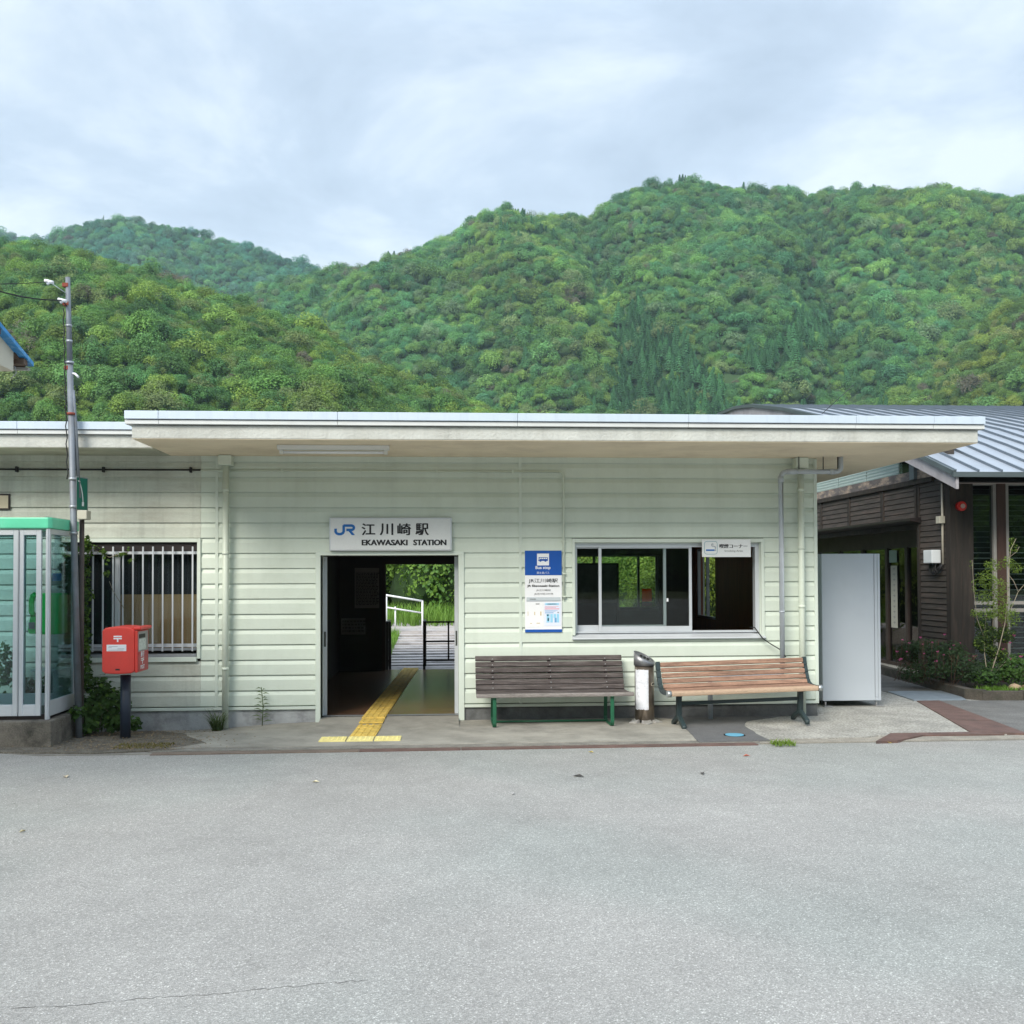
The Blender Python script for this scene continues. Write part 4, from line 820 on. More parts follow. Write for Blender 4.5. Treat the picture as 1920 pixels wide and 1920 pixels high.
def wire(a, b, sag, r, lab, n=16):
    pts = [a.lerp(b, i/n)-Vector((0, 0, sag*4*(i/n)*(1-i/n))) for i in range(n+1)]; o_ = MB().tube(pts, r, 6).build('wire', BLACK, None); tag(o_, lab, 'wire'); return o_
wire(in2, W3(-420, 250, -3.5), .35, .007, 'thick black service wire running up left from the lower insulator')
wire(in1, W3(-420, 470, -3.0), .12, .004, 'thin black wire running left from the upper white insulator')
MB().tube([in1, pp_(in1.z-.08)+Vector((0, 0, 0))], .004, 6).build('stay', ALU, UP); MB().tube([in2, pp_(in2.z-.06)], .006, 6).build('stay', DARKM, UP)
RP = thing('steel_post', (WX(153, -.8), -.80, 0), 'short rusty post behind the leaning galvanised pole', 'post')
MB().tube([(WX(154, -.8), -.80, -.05), (WX(153, -.8), -.80, WZ(975, -.8, 153))], .026, 12).build('post', mat('rusty_post', (.085, .07, .062), .8, .2, 5), RP)
PS = thing('phone_sign', (-3.8, -.9, 2.5), 'small green sign with white telephone handset fixed to the leaning pole', 'sign')
sgx, sgz0, sgz1 = WX(146, -.86, 900), W(155, 957, -.9)[1], W(155, 893, -.9)[1]
# the sign stands nearly edge on: it runs back from the pole
aX, aY, bX, bY = sgx+.005, -.92, WX(165, -.72, 925), -.72
def spn(t, z_, off=0): return (aX+(bX-aX)*t+off*.55, aY+(bY-aY)*t-off*.8, z_)
def spanel(t0, t1, z0, z1, m, nm, off=0, th=.02):
    q = MB(); d = Vector((.62, -.78, 0)).normalized()
    vs = [Vector(spn(t, z_)) for z_ in (z0, z1) for t in (t0, t1)]; vs = [vs[0], vs[1], vs[3], vs[2]]; fr_ = [v+d*off for v in vs]; bk = [v+d*(off-th) for v in vs]
    q.add(fr_+bk, [(0, 1, 2, 3), (7, 6, 5, 4), (0, 4, 5, 1), (1, 5, 6, 2), (2, 6, 7, 3), (3, 7, 4, 0)]); return q.build(nm, m, PS)
spanel(0, 1, sgz0, sgz1, ALUD, 'frame'); spanel(.06, .94, sgz0+.012, sgz1-.012, mat('sign_green', (.005, .15, .10), .4, .05), 'face', .003, .003)
hm_ = MB(); d_s = Vector((.62, -.78, 0)).normalized()*.0055
def sq(t, a): return Vector(spn(t, sgz0+(sgz1-sgz0)*a))+d_s
cvp = [(.20, .88), (.27, .84), (.36, .74), (.44, .62), (.50, .50), (.54, .38), (.56, .26), (.55, .14)]
for k in range(len(cvp)-1):
    w0 = .085 if k in (0, 6) else .035; w1 = .085 if k+1 in (1, 7) else .035
    (t0, a0), (t1, a1) = cvp[k], cvp[k+1]; hm_.add([sq(t0-w0, a0), sq(t0+w0, a0), sq(t1+w1, a1), sq(t1-w1, a1)], [(0, 1, 2, 3)])
hm_.build('handset_mark', WHITE, PS)
JB = B('junction_box', mat('beige_box', (.46, .44, .36), .6, .06), None, WX(146, -.9), WX(164, -.9), -.93, -.80, WZ(974, -.9, 155), WZ(957, -.9, 155), bevel=.006); tag(JB, 'small beige junction box under the green phone sign', 'box')
# ================================================================== CANOPY TOP LEFT
HS = thing('shed_canopy', (-5, -5, 3.4), 'cream canopy with a bright blue roof edge jutting in at the upper left', 'canopy')
CREAM = mat('cream_wall', (.60, .56, .46), .85, .05, 1.5)
XC2 = -3.5; yc2 = CY+8.66; ye = -3.55
def rz2(y): return 3.495+(yc2-y)*.275
MB().prism([(ye, 3.372), (ye, rz2(ye)-.012), (-6.2, rz2(-6.2)-.012), (-6.2, 3.372)], 'x', -7.5, XC2).build('fascia_box', CREAM, HS, bevel=.004)
BLR = mat('blue_roof', (.05, .27, .60), .5, .15, 9, dirt=(.28, .50, .72), dirt_amt=.7, dirt_scale=14)
MB().prism([(yc2+.03, 3.462), (yc2+.03, 3.50), (-6.6, rz2(-6.6)+.025), (-6.6, rz2(-6.6)-.012)], 'x', -7.7, -3.435).build('roof', BLR, HS, bevel=.003)
WDE = mat('brown_board_end', (.12, .085, .065), .8)
for y_ in (yc2-.06, yc2-.57, yc2-1.1): MB().box(-3.7, -3.45, y_-.075, y_, rz2(y_)-.062, rz2(y_)-.014).build('purlin_end', WDE, HS)
MB().prism([(yc2+.0, 3.445), (yc2+.0, 3.458), (ye, rz2(ye)-.02), (ye, rz2(ye)-.04)], 'x', -7.5, -3.49).build('eaves_soffit', WDE, HS)
MB().box(-7.5, -3.46, yc2-.03, yc2+.02, 3.425, 3.445).build('gutter', mat('gutter_grey', (.32, .32, .31), .5), HS)
MB().tube([(-3.50, ye+.02, 3.42), (-3.49, ye+.03, 3.37), (-3.52, ye, 3.31)], .004, 5).build('loose_wire', mat('wire_grey', (.35, .36, .36), .6), HS)
for x_, y_ in ((-6.6, -4.3), (-6.6, -6.0)): MB().cyl((x_, y_), .045, -.05, 3.45, 12).build('post', ALUD, HS)
# ================================================================== WOODEN BUILDING
WBD = thing('wooden_building', (11, 8, 0), 'dark timber clad building with curved standing seam metal roof at right', 'building')
DW = mat('dark_timber', (.050, .042, .036), .85, .35, 4, stretch=(1, .8, 7), bump=.5, bscale=30, fine=.25, fscale=40, dirt=(.13, .095, .078), dirt_amt=.5, dirt_scale=1.2)
DWP = mat('dark_post', (.026, .021, .017), .8, .3, 4, stretch=(6, 6, .6), bump=.4, bscale=30, dirt=(.075, .048, .036), dirt_amt=.5, dirt_scale=2)
PEEL = mat('peeling_beam', (.12, .105, .10), .9, .3, 3, stretch=(1, 1, 3), dirt=(.50, .38, .28), dirt_amt=.95, dirt_scale=2.2, bump=.5, bscale=30)
RFM = mat('seam_metal', (.33, .365, .41), .38, .08, 2.0, metal=.15, spec=.5, dirt=(.28, .32, .38), dirt_amt=.4, dirt_scale=1.4)
XW, YC_ = 7.5, 2.56
zpl = .12; n = 36; ph = .0865
for k in range(n):           # pillar cladding, boards on the side face
    z0 = zpl+k*ph
    if z0 > 3.12: break
    MB().prism([(XW, z0), (XW-.022, z0+.004), (XW-.010, z0+ph-.004), (XW, z0+ph-.004)], 'y', YC_+.14, 3.56).build('cladding_board', DW, WBD)
def cladd(y0, y1, z0, z1):
    k = 0
    while z0+k*ph < z1-.03:
        a = z0+k*ph; MB().prism([(XW, a), (XW-.020, a+.004), (XW-.008, a+ph-.004), (XW, a+ph-.004)], 'y', y0, y1).build('cladding_board', DW, WBD); k += 1
yp = [3.70, 5.16, 6.72, 8.5, 10.4, 12.3, 14]
yp = [3.64, WX and 4.9, 6.35, 7.75, 9.3, 11]
for i in range(len(yp)-1): cladd(yp[i]+.06, yp[i+1]-.06, 2.60, 3.10)
for y_ in yp: B('batten', DWP, WBD, XW-.035, XW+.02, y_-.06, y_+.06, 2.56, 3.12, bevel=.004)
B('batten', DWP, WBD, XW-.035, XW+.02, YC_+.98, YC_+1.06, .0, 3.12, bevel=.004)
B('beam', PEEL, WBD, XW-.045, XW+.1, YC_+.05, 12, 3.20, 3.345, bevel=.006); B('beam', DWP, WBD, XW-.06, XW+.1, YC_+.5, 12, 3.12, 3.198, bevel=.006)
B('upper_wall', DW, WBD, XW+.0, XW+.12, YC_+.1, 12, 2.55, 3.2)
for y0_ in (4.3, 5.6, 6.9, 8.2, 9.5): MB().box(XW-.005, XW+.015, y0_, y0_+1.26, 3.35, 3.93).build('polycarbonate_panel', mat('polycarbonate', (.82, .90, .87), .35, .05, 3, trans=.45), WBD)
rb = MB()
for k in range(11): rb.box(XW-.018, XW-.005, 4.3, 12, 3.36+k*.052, 3.36+k*.052+.016)
rb.build('rib', mat('polycarbonate_rib', (.55, .68, .64), .4, 0, trans=.3), WBD)
B('clerestory_window', GLSD, WBD, XW, XW+.01, 3.9, 4.28, 3.35, 3.75); B('clerestory_frame', DWP, WBD, XW-.02, XW+.03, 3.86, 3.90, 3.35, 3.8); B('downpipe_box', mat('slate_box', (.13, .155, .17), .5, .1), WBD, XW-.10, XW-.005, 3.56, 3.72, 3.20, 3.62, bevel=.004)
B('upper_wall', DW, WBD, XW, XW+.1, YC_+.1, 3.86, 3.345, 3.8)
# canopy above the entrance
MB().prism([(XW-.20, 2.545), (XW-.20, 2.58), (XW+.0, 2.60), (XW+1.0, 2.60), (XW+1.0, 2.50), (XW+.0, 2.50)], 'y', 3.50, 12).build('canopy', DARKM, WBD)
MB().box(XW-.04, XW+.02, 3.56, 12, 2.42, 2.50).build('lintel', DWP, WBD)
XD = 8.40
q = MB(); q.box(XD, XD+.08, 3.7, 14, 2.18, 3.4)
for y_ in (5.95, 6.78, 7.9, 9.1, 10.3): q.box(XD-.03, XD+.06, y_-.05, y_+.05, .04, 2.2)
q.box(XD-.03, XD+.06, 5.0, 12, .0, .06).build('door_frame', mat('door_brown', (.055, .040, .034), .6, .2, 6), WBD)
for y0_, y1_ in ((3.7, 5.9), (6.0, 6.73), (6.83, 7.85), (7.95, 9.05), (9.15, 10.25)): B('glass_door', GLSD, WBD, XD+.01, XD+.016, y0_, y1_, .06, 2.18)
B('return_wall', DW, WBD, XW, XD+.1, 3.56, 3.66, 0, 3.2); MB().box(10.5, 10.6, 3, 14, 0, 3.3).box(XD, 10.5, 12.4, 12.5, 0, 3.3).build('inner_wall', mat('dark_room', (.02, .018, .018), .9), WBD); B('entrance_floor', mat('entrance_floor', (.14, .13, .12), .7, .2, 3), WBD, XD+.02, 11, 2.7, 14, -.02, .04); B('room_ceiling', MATS['dark_room'], WBD, XW+.15, 12, 2.8, 12, 3.15, 3.18)
nt1 = thing('door_notice', (XD-.05, 7.0, 1), 'long narrow white vertical notice on the glass door', 'notice'); B('sheet', mat('notice_paper', (.50, .49, .42), .8, .04), nt1, XD-.014, XD-.012, 6.35, 6.62, .70, 1.86)
for i, ch in enumerate('御入場は左へお回りください'[:11]): pass
q = MB()
for i in range(11): zc2 = 1.80-i*.1; q.box(XD-.0155, XD-.014, 6.43, 6.53, zc2-.004, zc2+.004).box(XD-.0155, XD-.014, 6.47, 6.485, zc2-.03, zc2+.02)
q.build('print', INKG, nt1)
nt2 = thing('door_notice', (XD-.05, 7.0, 1.95), 'small pale green paper above the long notice on the glass door', 'notice'); B('sheet', mat('green_paper', (.30, .42, .36), .8, .04), nt2, XD-.014, XD-.012, 6.36, 6.68, 1.92, 2.15)
bn = thing('recycling_bin', (XD+.35, 5.75, .04), 'white bin with a blue lid seen through the glass door', 'bin'); B('body', mat('bin_white', (.55, .57, .58), .5, .05), bn, XD+.12, XD+.5, 5.35, 5.75, .04, .98, bevel=.02); B('lid', mat('bin_blue', (.02, .12, .5), .4), bn, XD+.11, XD+.51, 5.34, 5.76, .98, 1.08, bevel=.02)
# corner post and front facade
B('corner_post', DWP, WBD, XW-.03, XW+.15, YC_-.0, YC_+.14, .0, 3.2, bevel=.006); B('corner_post', DWP, WBD, XW+.152, XW+.34, YC_+.02, YC_+.16, .0, 3.2, bevel=.006)
FY = YC_+.06
f1, f2, f3 = WX(1813, FY), WX(1868, FY), WX(1885, FY)
fz_t, fz_m0, fz_m1, fz_b = W(1840, 905, FY)[1], W(1860, 1148, FY)[1], W(1860, 1130, FY)[1], .28
def fwin(x0, x1):
    q = MB()
    q.box(x0, x0+.05, FY-.03, FY+.08, fz_b, fz_t).box(x1-.05, x1, FY-.03, FY+.08, fz_b, fz_t).box(x0, x1, FY-.031, FY+.08, fz_t-.04, fz_t).box(x0+.05, x1-.05, FY-.029, FY+.08, fz_m0, fz_m0+.055).box(x0+.05, x1-.05, FY-.029, FY+.08, fz_m1-.03, fz_m1+.02).box(x0+.05, x1-.05, FY-.02, FY+.02, fz_b, fz_b+.04)
    w_ = q.build('window', mat('sash_taupe', (.27, .255, .235), .6, .12, 4), WBD, bevel=.003)
    B('pane', GLSD, w_, x0+.05, x1-.05, FY+.02, FY+.025, fz_b, fz_t-.04)
    z_ = fz_b+.06; i = 0; me = None
    while z_ < fz_t-.06:
        m_ = mat('louvre_pale', (.75, .75, .72), .5) if z_ < 2.08 else mat('louvre_dark', (.25, .25, .25), .5)
        MB().box(x0+.05, x1-.05, FY+.07, FY+.10, z_, z_+.012).build('louvre', m_, w_); z_ += .0795
    return w_
fwin(f1, f2); fwin(f3, f3+.62); fwin(f3+.76, f3+1.38)
B('post', mat('red_brown_post', (.055, .028, .021), .75, .3, 4, stretch=(6, 6, .6)), WBD, f2, f3, FY-.04, FY+.12, 0, 3.2); B('post', DWP, WBD, f3+.62, f3+.76, FY-.04, FY+.12, 0, 3.2); B('plinth_wall', DW, WBD, f1, f3+4, FY-.01, FY+.12, 0, fz_b)
B('facade_wall', DW, WBD, f3+1.38, 20, FY-.01, FY+.12, 0, 3.2); B('blind_backing', mat('blind_backing', (.022, .020, .020), .9), WBD, f1, 12, FY+.35, FY+.36, 0, 3.2); B('eaves_board', DARKM, WBD, XW-.1, 20, 2.0, FY+.1, fz_t+.05, fz_t+.09)
# barrel roof
RP_ = [(1.60, 3.115), (2.61, 3.473), (3.23, 3.695), (4.6, 4.14), (6.55, 4.66), (8.64, 5.16), (10.83, 5.60), (12.2, 5.78), (13.6, 5.85), (15.2, 5.80), (18, 5.3), (21, 4.4)]
XV = 7.05; XE = 22
q = MB(); vs = []; n = len(RP_)
for x_ in (XV, XE):
    for (y_, z_) in RP_: vs.append((x_, y_, z_))
    for (y_, z_) in RP_: vs.append((x_, y_, z_-.05))
fs = []
for i in range(n-1): fs += [(i, 2*n+i, 2*n+i+1, i+1), (n+i+1, 3*n+i+1, 3*n+i, n+i), (i+1, n+i+1, n+i, i), (2*n+i, 3*n+i, 3*n+i+1, 2*n+i+1)]
fs += [(0, n, 3*n, 2*n), (n-1, 3*n-1, 4*n-1, 2*n-1)] if False else [(0, n, 3*n, 2*n)]
q.add(vs, fs); rfo = q.build('roof', RFM, WBD)
def seam(x_, w=.008, h_=.034):
    s_ = MB(); P_ = RP_; vs = []
    for (y_, z_) in P_: vs += [(x_-w, y_, z_), (x_-w, y_-.012, z_+h_), (x_+w, y_-.012, z_+h_), (x_+w, y_, z_)]
    fs = []
    for i in range(len(P_)-1):
        for k in range(3): fs.append((4*i+k+1, 4*i+k, 4*i+4+k, 4*i+5+k))
    fs.append((0, 1, 2, 3)); s_.add(vs, fs); return s_
sm_ = seam(0).build('seam', mat('seam_dark', (.16, .19, .22), .45, .1, metal=.5), None); sm_.parent = rfo; sm_.location = Vector((XV+.02, 0, 0))-worg(rfo); sm_org = worg(rfo)
x_ = XV+.35
while x_ < 18: share(sm_, Vector((x_, 0, 0))-sm_org, rfo); x_ += .335
# bargeboard along the verge
GREYW = mat('lilac_board', (.34, .325, .34), .85, .2, 3, bump=.4, bscale=30, dirt=(.16, .14, .15), dirt_amt=.6, dirt_scale=2)
bb = MB(); 
for i in range(len(RP_)-2):
    (ya, za), (yb2, zb2) = RP_[i], RP_[i+1]; bb.add([(XV+.02, ya, za-.055), (XV+.02, yb2, zb2-.055), (XV+.02, yb2, zb2-.235), (XV+.02, ya, za-.235), (XV+.06, ya, za-.055), (XV+.06, yb2, zb2-.055), (XV+.06, yb2, zb2-.235), (XV+.06, ya, za-.235)], [(0, 3, 2, 1), (4, 5, 6, 7), (3, 7, 6, 2), (0, 4, 7, 3)])
bb.build('bargeboard', GREYW, WBD)
ed = MB()
for i in range(len(RP_)-2):
    (ya, za), (yb2, zb2) = RP_[i], RP_[i+1]; ed.beam((XV-.005, ya, za-.01), (XV-.005, yb2, zb2-.01), .05, .07)
ed.build('verge_trim', mat('verge_dark', (.075, .095, .10), .5, .1), WBD); B('eaves_trim', MATS['verge_dark'], WBD, XV-.03, XE, 1.56, 1.62, 3.045, 3.115); 
sfm = MB(); 
for i in range(len(RP_)-2):
    (ya, za), (yb2, zb2) = RP_[i], RP_[i+1]; sfm.add([(XV+.06, ya, za-.16), (XE, ya, za-.16), (XE, yb2, zb2-.16), (XV+.06, yb2, zb2-.16)], [(3, 2, 1, 0)])
sfm.build('eaves_soffit', mat('dark_soffit', (.05, .042, .038), .9), WBD)
aw = MB().tube([W3(1541, 776, 1.0), W3(1600, 722, 2.0)], .004, 6).build('wire', BLACK, None); tag(aw, 'short thin wire rising from the curved metal roof', 'wire')
# things on the wooden building
AB = thing('alarm_bell', (WX(1802, YC_-.05), YC_-.06, 2.75), 'round red alarm fitting on the dark corner post', 'alarm'); c_ = W3(1803, 949, YC_-.05)
ARED = mat('alarm_red', (.55, .02, .015), .35); MB().tube([(c_.x, YC_+.02, c_.z), (c_.x, YC_-.05, c_.z), (c_.x, YC_-.062, c_.z)], .072, 20).build('body', ARED, AB, bevel=.0); MB().tube([(c_.x+.01, YC_-.062, c_.z), (c_.x+.01, YC_-.075, c_.z)], .034, 16).build('lamp', mat('alarm_cap', (.45, .30, .26), .4), AB)
yb1 = 2.95
EB = thing('meter_box', (XW-.1, 3.05, 1.9), 'white electrical box with black cables hanging below it on the clad pillar', 'box')
c1z0, c1z1 = 1.83, 2.06
def WXX(px, py, X): d = ray(px, py); t = X/d.x; return CY+d.y*t, H+d.z*t
ya_, za_ = WXX(1766, 1030, XW-.16); yb_, zb_ = WXX(1745, 1056, XW-.16)
MB().box(XW-.17, XW-.025, 2.86, 3.13, zb_, za_).build('case', mat('box_white', (.62, .66, .68), .45, .04), EB, bevel=.012)
q = MB()
for i in range(5):
    y_ = 2.90+i*.045; q.tube([(XW-.09, y_, zb_+.01), (XW-.10, y_, zb_-.09-.02*(i % 3)), (XW-.085, y_-.05, zb_-.15-.015*(i % 2)), (XW-.07, y_-.10, zb_-.10), (XW-.06, 2.76, zb_-.02)], .010, 6)
q.build('cable', BLACK, EB)
CE = mat('cream_conduit', (.50, .46, .38), .5, .05)
cn = MB().tube([(XW-.045, 2.76, zb_-.02), (XW-.045, 2.76, 3.06)], .017, 8).build('wall_conduit', CE, None); tag(cn, 'cream conduit running up the clad pillar beside the corner post', 'conduit')
j2 = MB().box(XW-.12, XW-.03, 2.70, 2.82, WXX(1776, 980, XW-.1)[1], WXX(1776, 966, XW-.1)[1]).build('conduit_box', MATS['beige_box'], None, bevel=.005); tag(j2, 'small pale square box halfway up the cream conduit', 'box')
# ================================================================== PLANTER
PL = thing('planter', (8.3, 2, 0), 'low timber edged flower bed in front of the wooden building', 'planter')
TIM = mat('timber_kerb', (.085, .074, .060), .95, .3, 5, bump=.9, bscale=40, fine=.25, fscale=60, dirt=(.04, .045, .03), dirt_amt=.6, dirt_scale=4)
kp = [Vector((7.46, 5.6)), Vector((7.30, 3.9)), Vector((7.16, 2.4)), Vector((7.06, 1.42)), Vector((7.20, 1.22)), Vector((7.75, 1.17)), Vector((8.7, 1.14)), Vector((9.9, 1.12))]
for a, b in zip(kp[:-1], kp[1:]):
    d = (b-a).normalized(); nn = Vector((-d.y, d.x))*.13
    a2, b2_ = a+d*.004, b-d*.004; MB().prism([a2, b2_, b2_+nn, a2+nn], 'z', -.02, .125+random.uniform(-.012, .012)).build('timber', TIM, PL, bevel=.01)
SOIL = mat('soil', (.05, .042, .032), 1, .3, 6, bump=1, bscale=30, fine=.4, fscale=50)
MB().prism([kp[0]+Vector((.12, 0)), kp[3]+Vector((.12, .12)), Vector((7.3, 1.34)), Vector((9.9, 1.25)), Vector((9.9, 2.6)), Vector((7.5, 2.6)), Vector((7.58, 5.6))], 'z', 0, .09).build('soil_bed', SOIL, PL)
def rock(x, y, z, r, lab, col):
    bm = bmesh.new(); bmesh.ops.create_icosphere(bm, subdivisions=2, radius=r)
    for v in bm.verts: v.co *= 1+.35*noise.noise(v.co*9/r*.1+Vector((x*7, y*3, 0))); v.co.z *= .6
    me = bpy.data.meshes.new('rock'); bm.to_mesh(me); bm.free(); me.materials.append(col); o = bpy.data.objects.new('rock', me); COL.objects.link(o); o.location = (x, y, z); tag(o, lab, 'rock')
RK = mat('tan_rock', (.36, .26, .17), .9, .25, 8, bump=.6, bscale=20)
rock(WX(1899, 1.55), 1.55, .13, .085, 'tan rock at the edge of the flower bed left of the other rock', RK); rock(WX(1920, 1.6), 1.6, .12, .07, 'tan rock at the right edge of the photo in the flower bed', RK)
# ================================================================== FOLIAGE
def leafmat(name, base, rough=.6, tr=.25, inst=False, vary=.35, vs_=.6):
    m = bpy.data.materials.new(name); m.use_nodes = True; t = m.node_tree; N = t.nodes; L = t.links; p = N['Principled BSDF']; o = N['Material Output']
    p.inputs['Roughness'].default_value = rough; p.inputs['Specular IOR Level'].default_value = .25
    g = N.new('ShaderNodeNewGeometry'); n = N.new('ShaderNodeTexNoise'); n.inputs['Scale'].default_value = vs_; n.inputs['Detail'].default_value = 3; L.new(g.outputs['Position'], n.inputs['Vector'])
    r = N.new('ShaderNodeMapRange'); r.inputs[1].default_value = .3; r.inputs[2].default_value = .7; r.inputs[3].default_value = 1-vary; r.inputs[4].default_value = 1+vary; L.new(n.outputs[0], r.inputs[0])
    r2 = N.new('ShaderNodeMapRange'); r2.inputs[3].default_value = .86; r2.inputs[4].default_value = 1.14; L.new(g.outputs['Random Per Island'], r2.inputs[0])
    mu = N.new('ShaderNodeMath'); mu.operation = 'MULTIPLY'; L.new(r.outputs[0], mu.inputs[0]); L.new(r2.outputs[0], mu.inputs[1])
    s_ = N.new('ShaderNodeVectorMath'); s_.operation = 'SCALE'; L.new(mu.outputs[0], s_.inputs['Scale'])
    if inst:
        a = N.new('ShaderNodeAttribute'); a.attribute_type = 'INSTANCER'; a.attribute_name = 'tint'; L.new(a.outputs['Vector'], s_.inputs[0])
    else: s_.inputs[0].default_value = base
    L.new(s_.outputs[0], p.inputs['Base Color']); tl = N.new('ShaderNodeBsdfTranslucent'); L.new(s_.outputs[0], tl.inputs[0]); ms = N.new('ShaderNodeMixShader'); ms.inputs[0].default_value = tr
    L.new(p.outputs[0], ms.inputs[1]); L.new(tl.outputs[0], ms.inputs[2]); L.new(ms.outputs[0], o.inputs[0]); return m
LEAFI = leafmat('forest_leaf', None, inst=True, tr=.36, vary=.22, vs_=.25); 
def quads_mesh(name, P, Nn, S, m, parent=None, aspect=.6, extra=None, link=True):
    """leaf-sized bent quads; P points, Nn normals, S sizes"""
    k = len(P); T = np.cross(Nn, RNG.normal(size=(k, 3))); T /= np.linalg.norm(T, axis=1)[:, None]+1e-9; Bn = np.cross(Nn, T)
    S = S[:, None]; a = P-T*S; c = P+T*S; b = P+Bn*S*aspect+Nn*S*.18; d = P-Bn*S*aspect+Nn*S*.18
    V = np.stack([a, b, c, d], 1).reshape(-1, 3); F = np.arange(4*k).reshape(-1, 4)
    V = V.tolist(); F = F.tolist()
    if extra: o_ = len(V); V += [tuple(v) for v in extra[0]]; F += [tuple(i+o_ for i in f) for f in extra[1]]
    me = bpy.data.meshes.new(name); me.from_pydata(V, [], F); me.materials.append(m); me.update()
    o = bpy.data.objects.new(name, me)
    if link: COL.objects.link(o)
    o.parent = parent; return o
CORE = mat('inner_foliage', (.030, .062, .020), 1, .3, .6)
def unit(a): return a/(np.linalg.norm(a, axis=-1, keepdims=True)+1e-9)
def ico(sub, r):
    bm = bmesh.new(); bmesh.ops.create_icosphere(bm, subdivisions=sub, radius=r); v = [x.co.copy() for x in bm.verts]; f = [tuple(y.index for y in x.verts) for x in bm.faces]; bm.free(); return v, f
def crown(name, nl, nq, s, m, link=False, lob=(.36, .52), flat_=.8, core=.5, spread=.62):
    """broadleaf crown of unit radius made of leaf clumps on several lobes"""
    th = RNG.uniform(0, 2*np.pi, nl); ph = np.arccos(RNG.uniform(-.1, 1, nl)); lc = np.stack([np.sin(ph)*np.cos(th), np.sin(ph)*np.sin(th), np.cos(ph)*flat_], 1)*spread*RNG.uniform(.75, 1.1, nl)[:, None]
    lr = RNG.uniform(lob[0], lob[1], nl)*RNG.uniform(.7, 1.25, nl); idx = RNG.integers(0, nl, nq); d = unit(RNG.normal(size=(nq, 3))+np.array([0, 0, .35])); 
    P = lc[idx]+d*(lr[idx]*RNG.uniform(.72, 1.16, nq))[:, None]; P[:, 2] += .45
    Nn = unit(d*1.0+np.array([0, 0, .45])+RNG.normal(size=(nq, 3))*.26)
    v, f = ico(2, core); v = [Vector((q.x, q.y, q.z*.8+.35))*(1+.25*noise.noise(q*3)) for q in v]
    o = quads_mesh(name, P, Nn, RNG.uniform(.6, 1.3, nq)*s, m, None, .7, (v, f), link)
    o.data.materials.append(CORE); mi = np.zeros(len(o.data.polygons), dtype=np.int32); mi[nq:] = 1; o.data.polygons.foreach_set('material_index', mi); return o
def conifer(name, nq, s, m, hr=3.2, tiers=9):
    """tiered cone: drooping skirts of foliage round a narrow core"""
    ti = RNG.integers(0, tiers, nq); f = RNG.uniform(0, 1, nq); zt_ = (ti+1.0)/tiers; r0 = (1-zt_)+.16; r_ = r0*(.35+.65*f)*RNG.uniform(.85, 1.1, nq); th = RNG.uniform(0, 2*np.pi, nq)+.5*np.sin(ti*2.3)
    r_ *= 1+.18*np.sin(th*5+ti*1.7)
    P = np.stack([r_*np.cos(th), r_*np.sin(th), (zt_-.9/tiers*f**1.5)*hr], 1); Nn = unit(np.stack([np.cos(th)*.8, np.sin(th)*.8, np.full(nq, .75)], 1)+RNG.normal(size=(nq, 3))*.15)
    n = 10; v = [(.55*math.cos(6.283*k/n), .55*math.sin(6.283*k/n), .0) for k in range(n)]+[(0, 0, hr*.85)]; fc = [(k, (k+1) % n, n) for k in range(n)]
    o = quads_mesh(name, P, Nn, RNG.uniform(.6, 1.2, nq)*s, m, None, .6, (v, fc), False)
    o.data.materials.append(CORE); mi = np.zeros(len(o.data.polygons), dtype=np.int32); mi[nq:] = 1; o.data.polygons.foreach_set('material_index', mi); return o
tree_kinds = bpy.data.collections.new('tree_kinds')
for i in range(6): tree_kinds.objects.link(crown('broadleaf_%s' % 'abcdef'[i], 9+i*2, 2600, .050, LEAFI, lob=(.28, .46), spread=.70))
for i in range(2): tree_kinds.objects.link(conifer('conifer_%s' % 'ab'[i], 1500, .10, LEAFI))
tree_kinds.objects.link(conifer('slender_conifer', 420, .13, LEAFI, 6.0, 12))
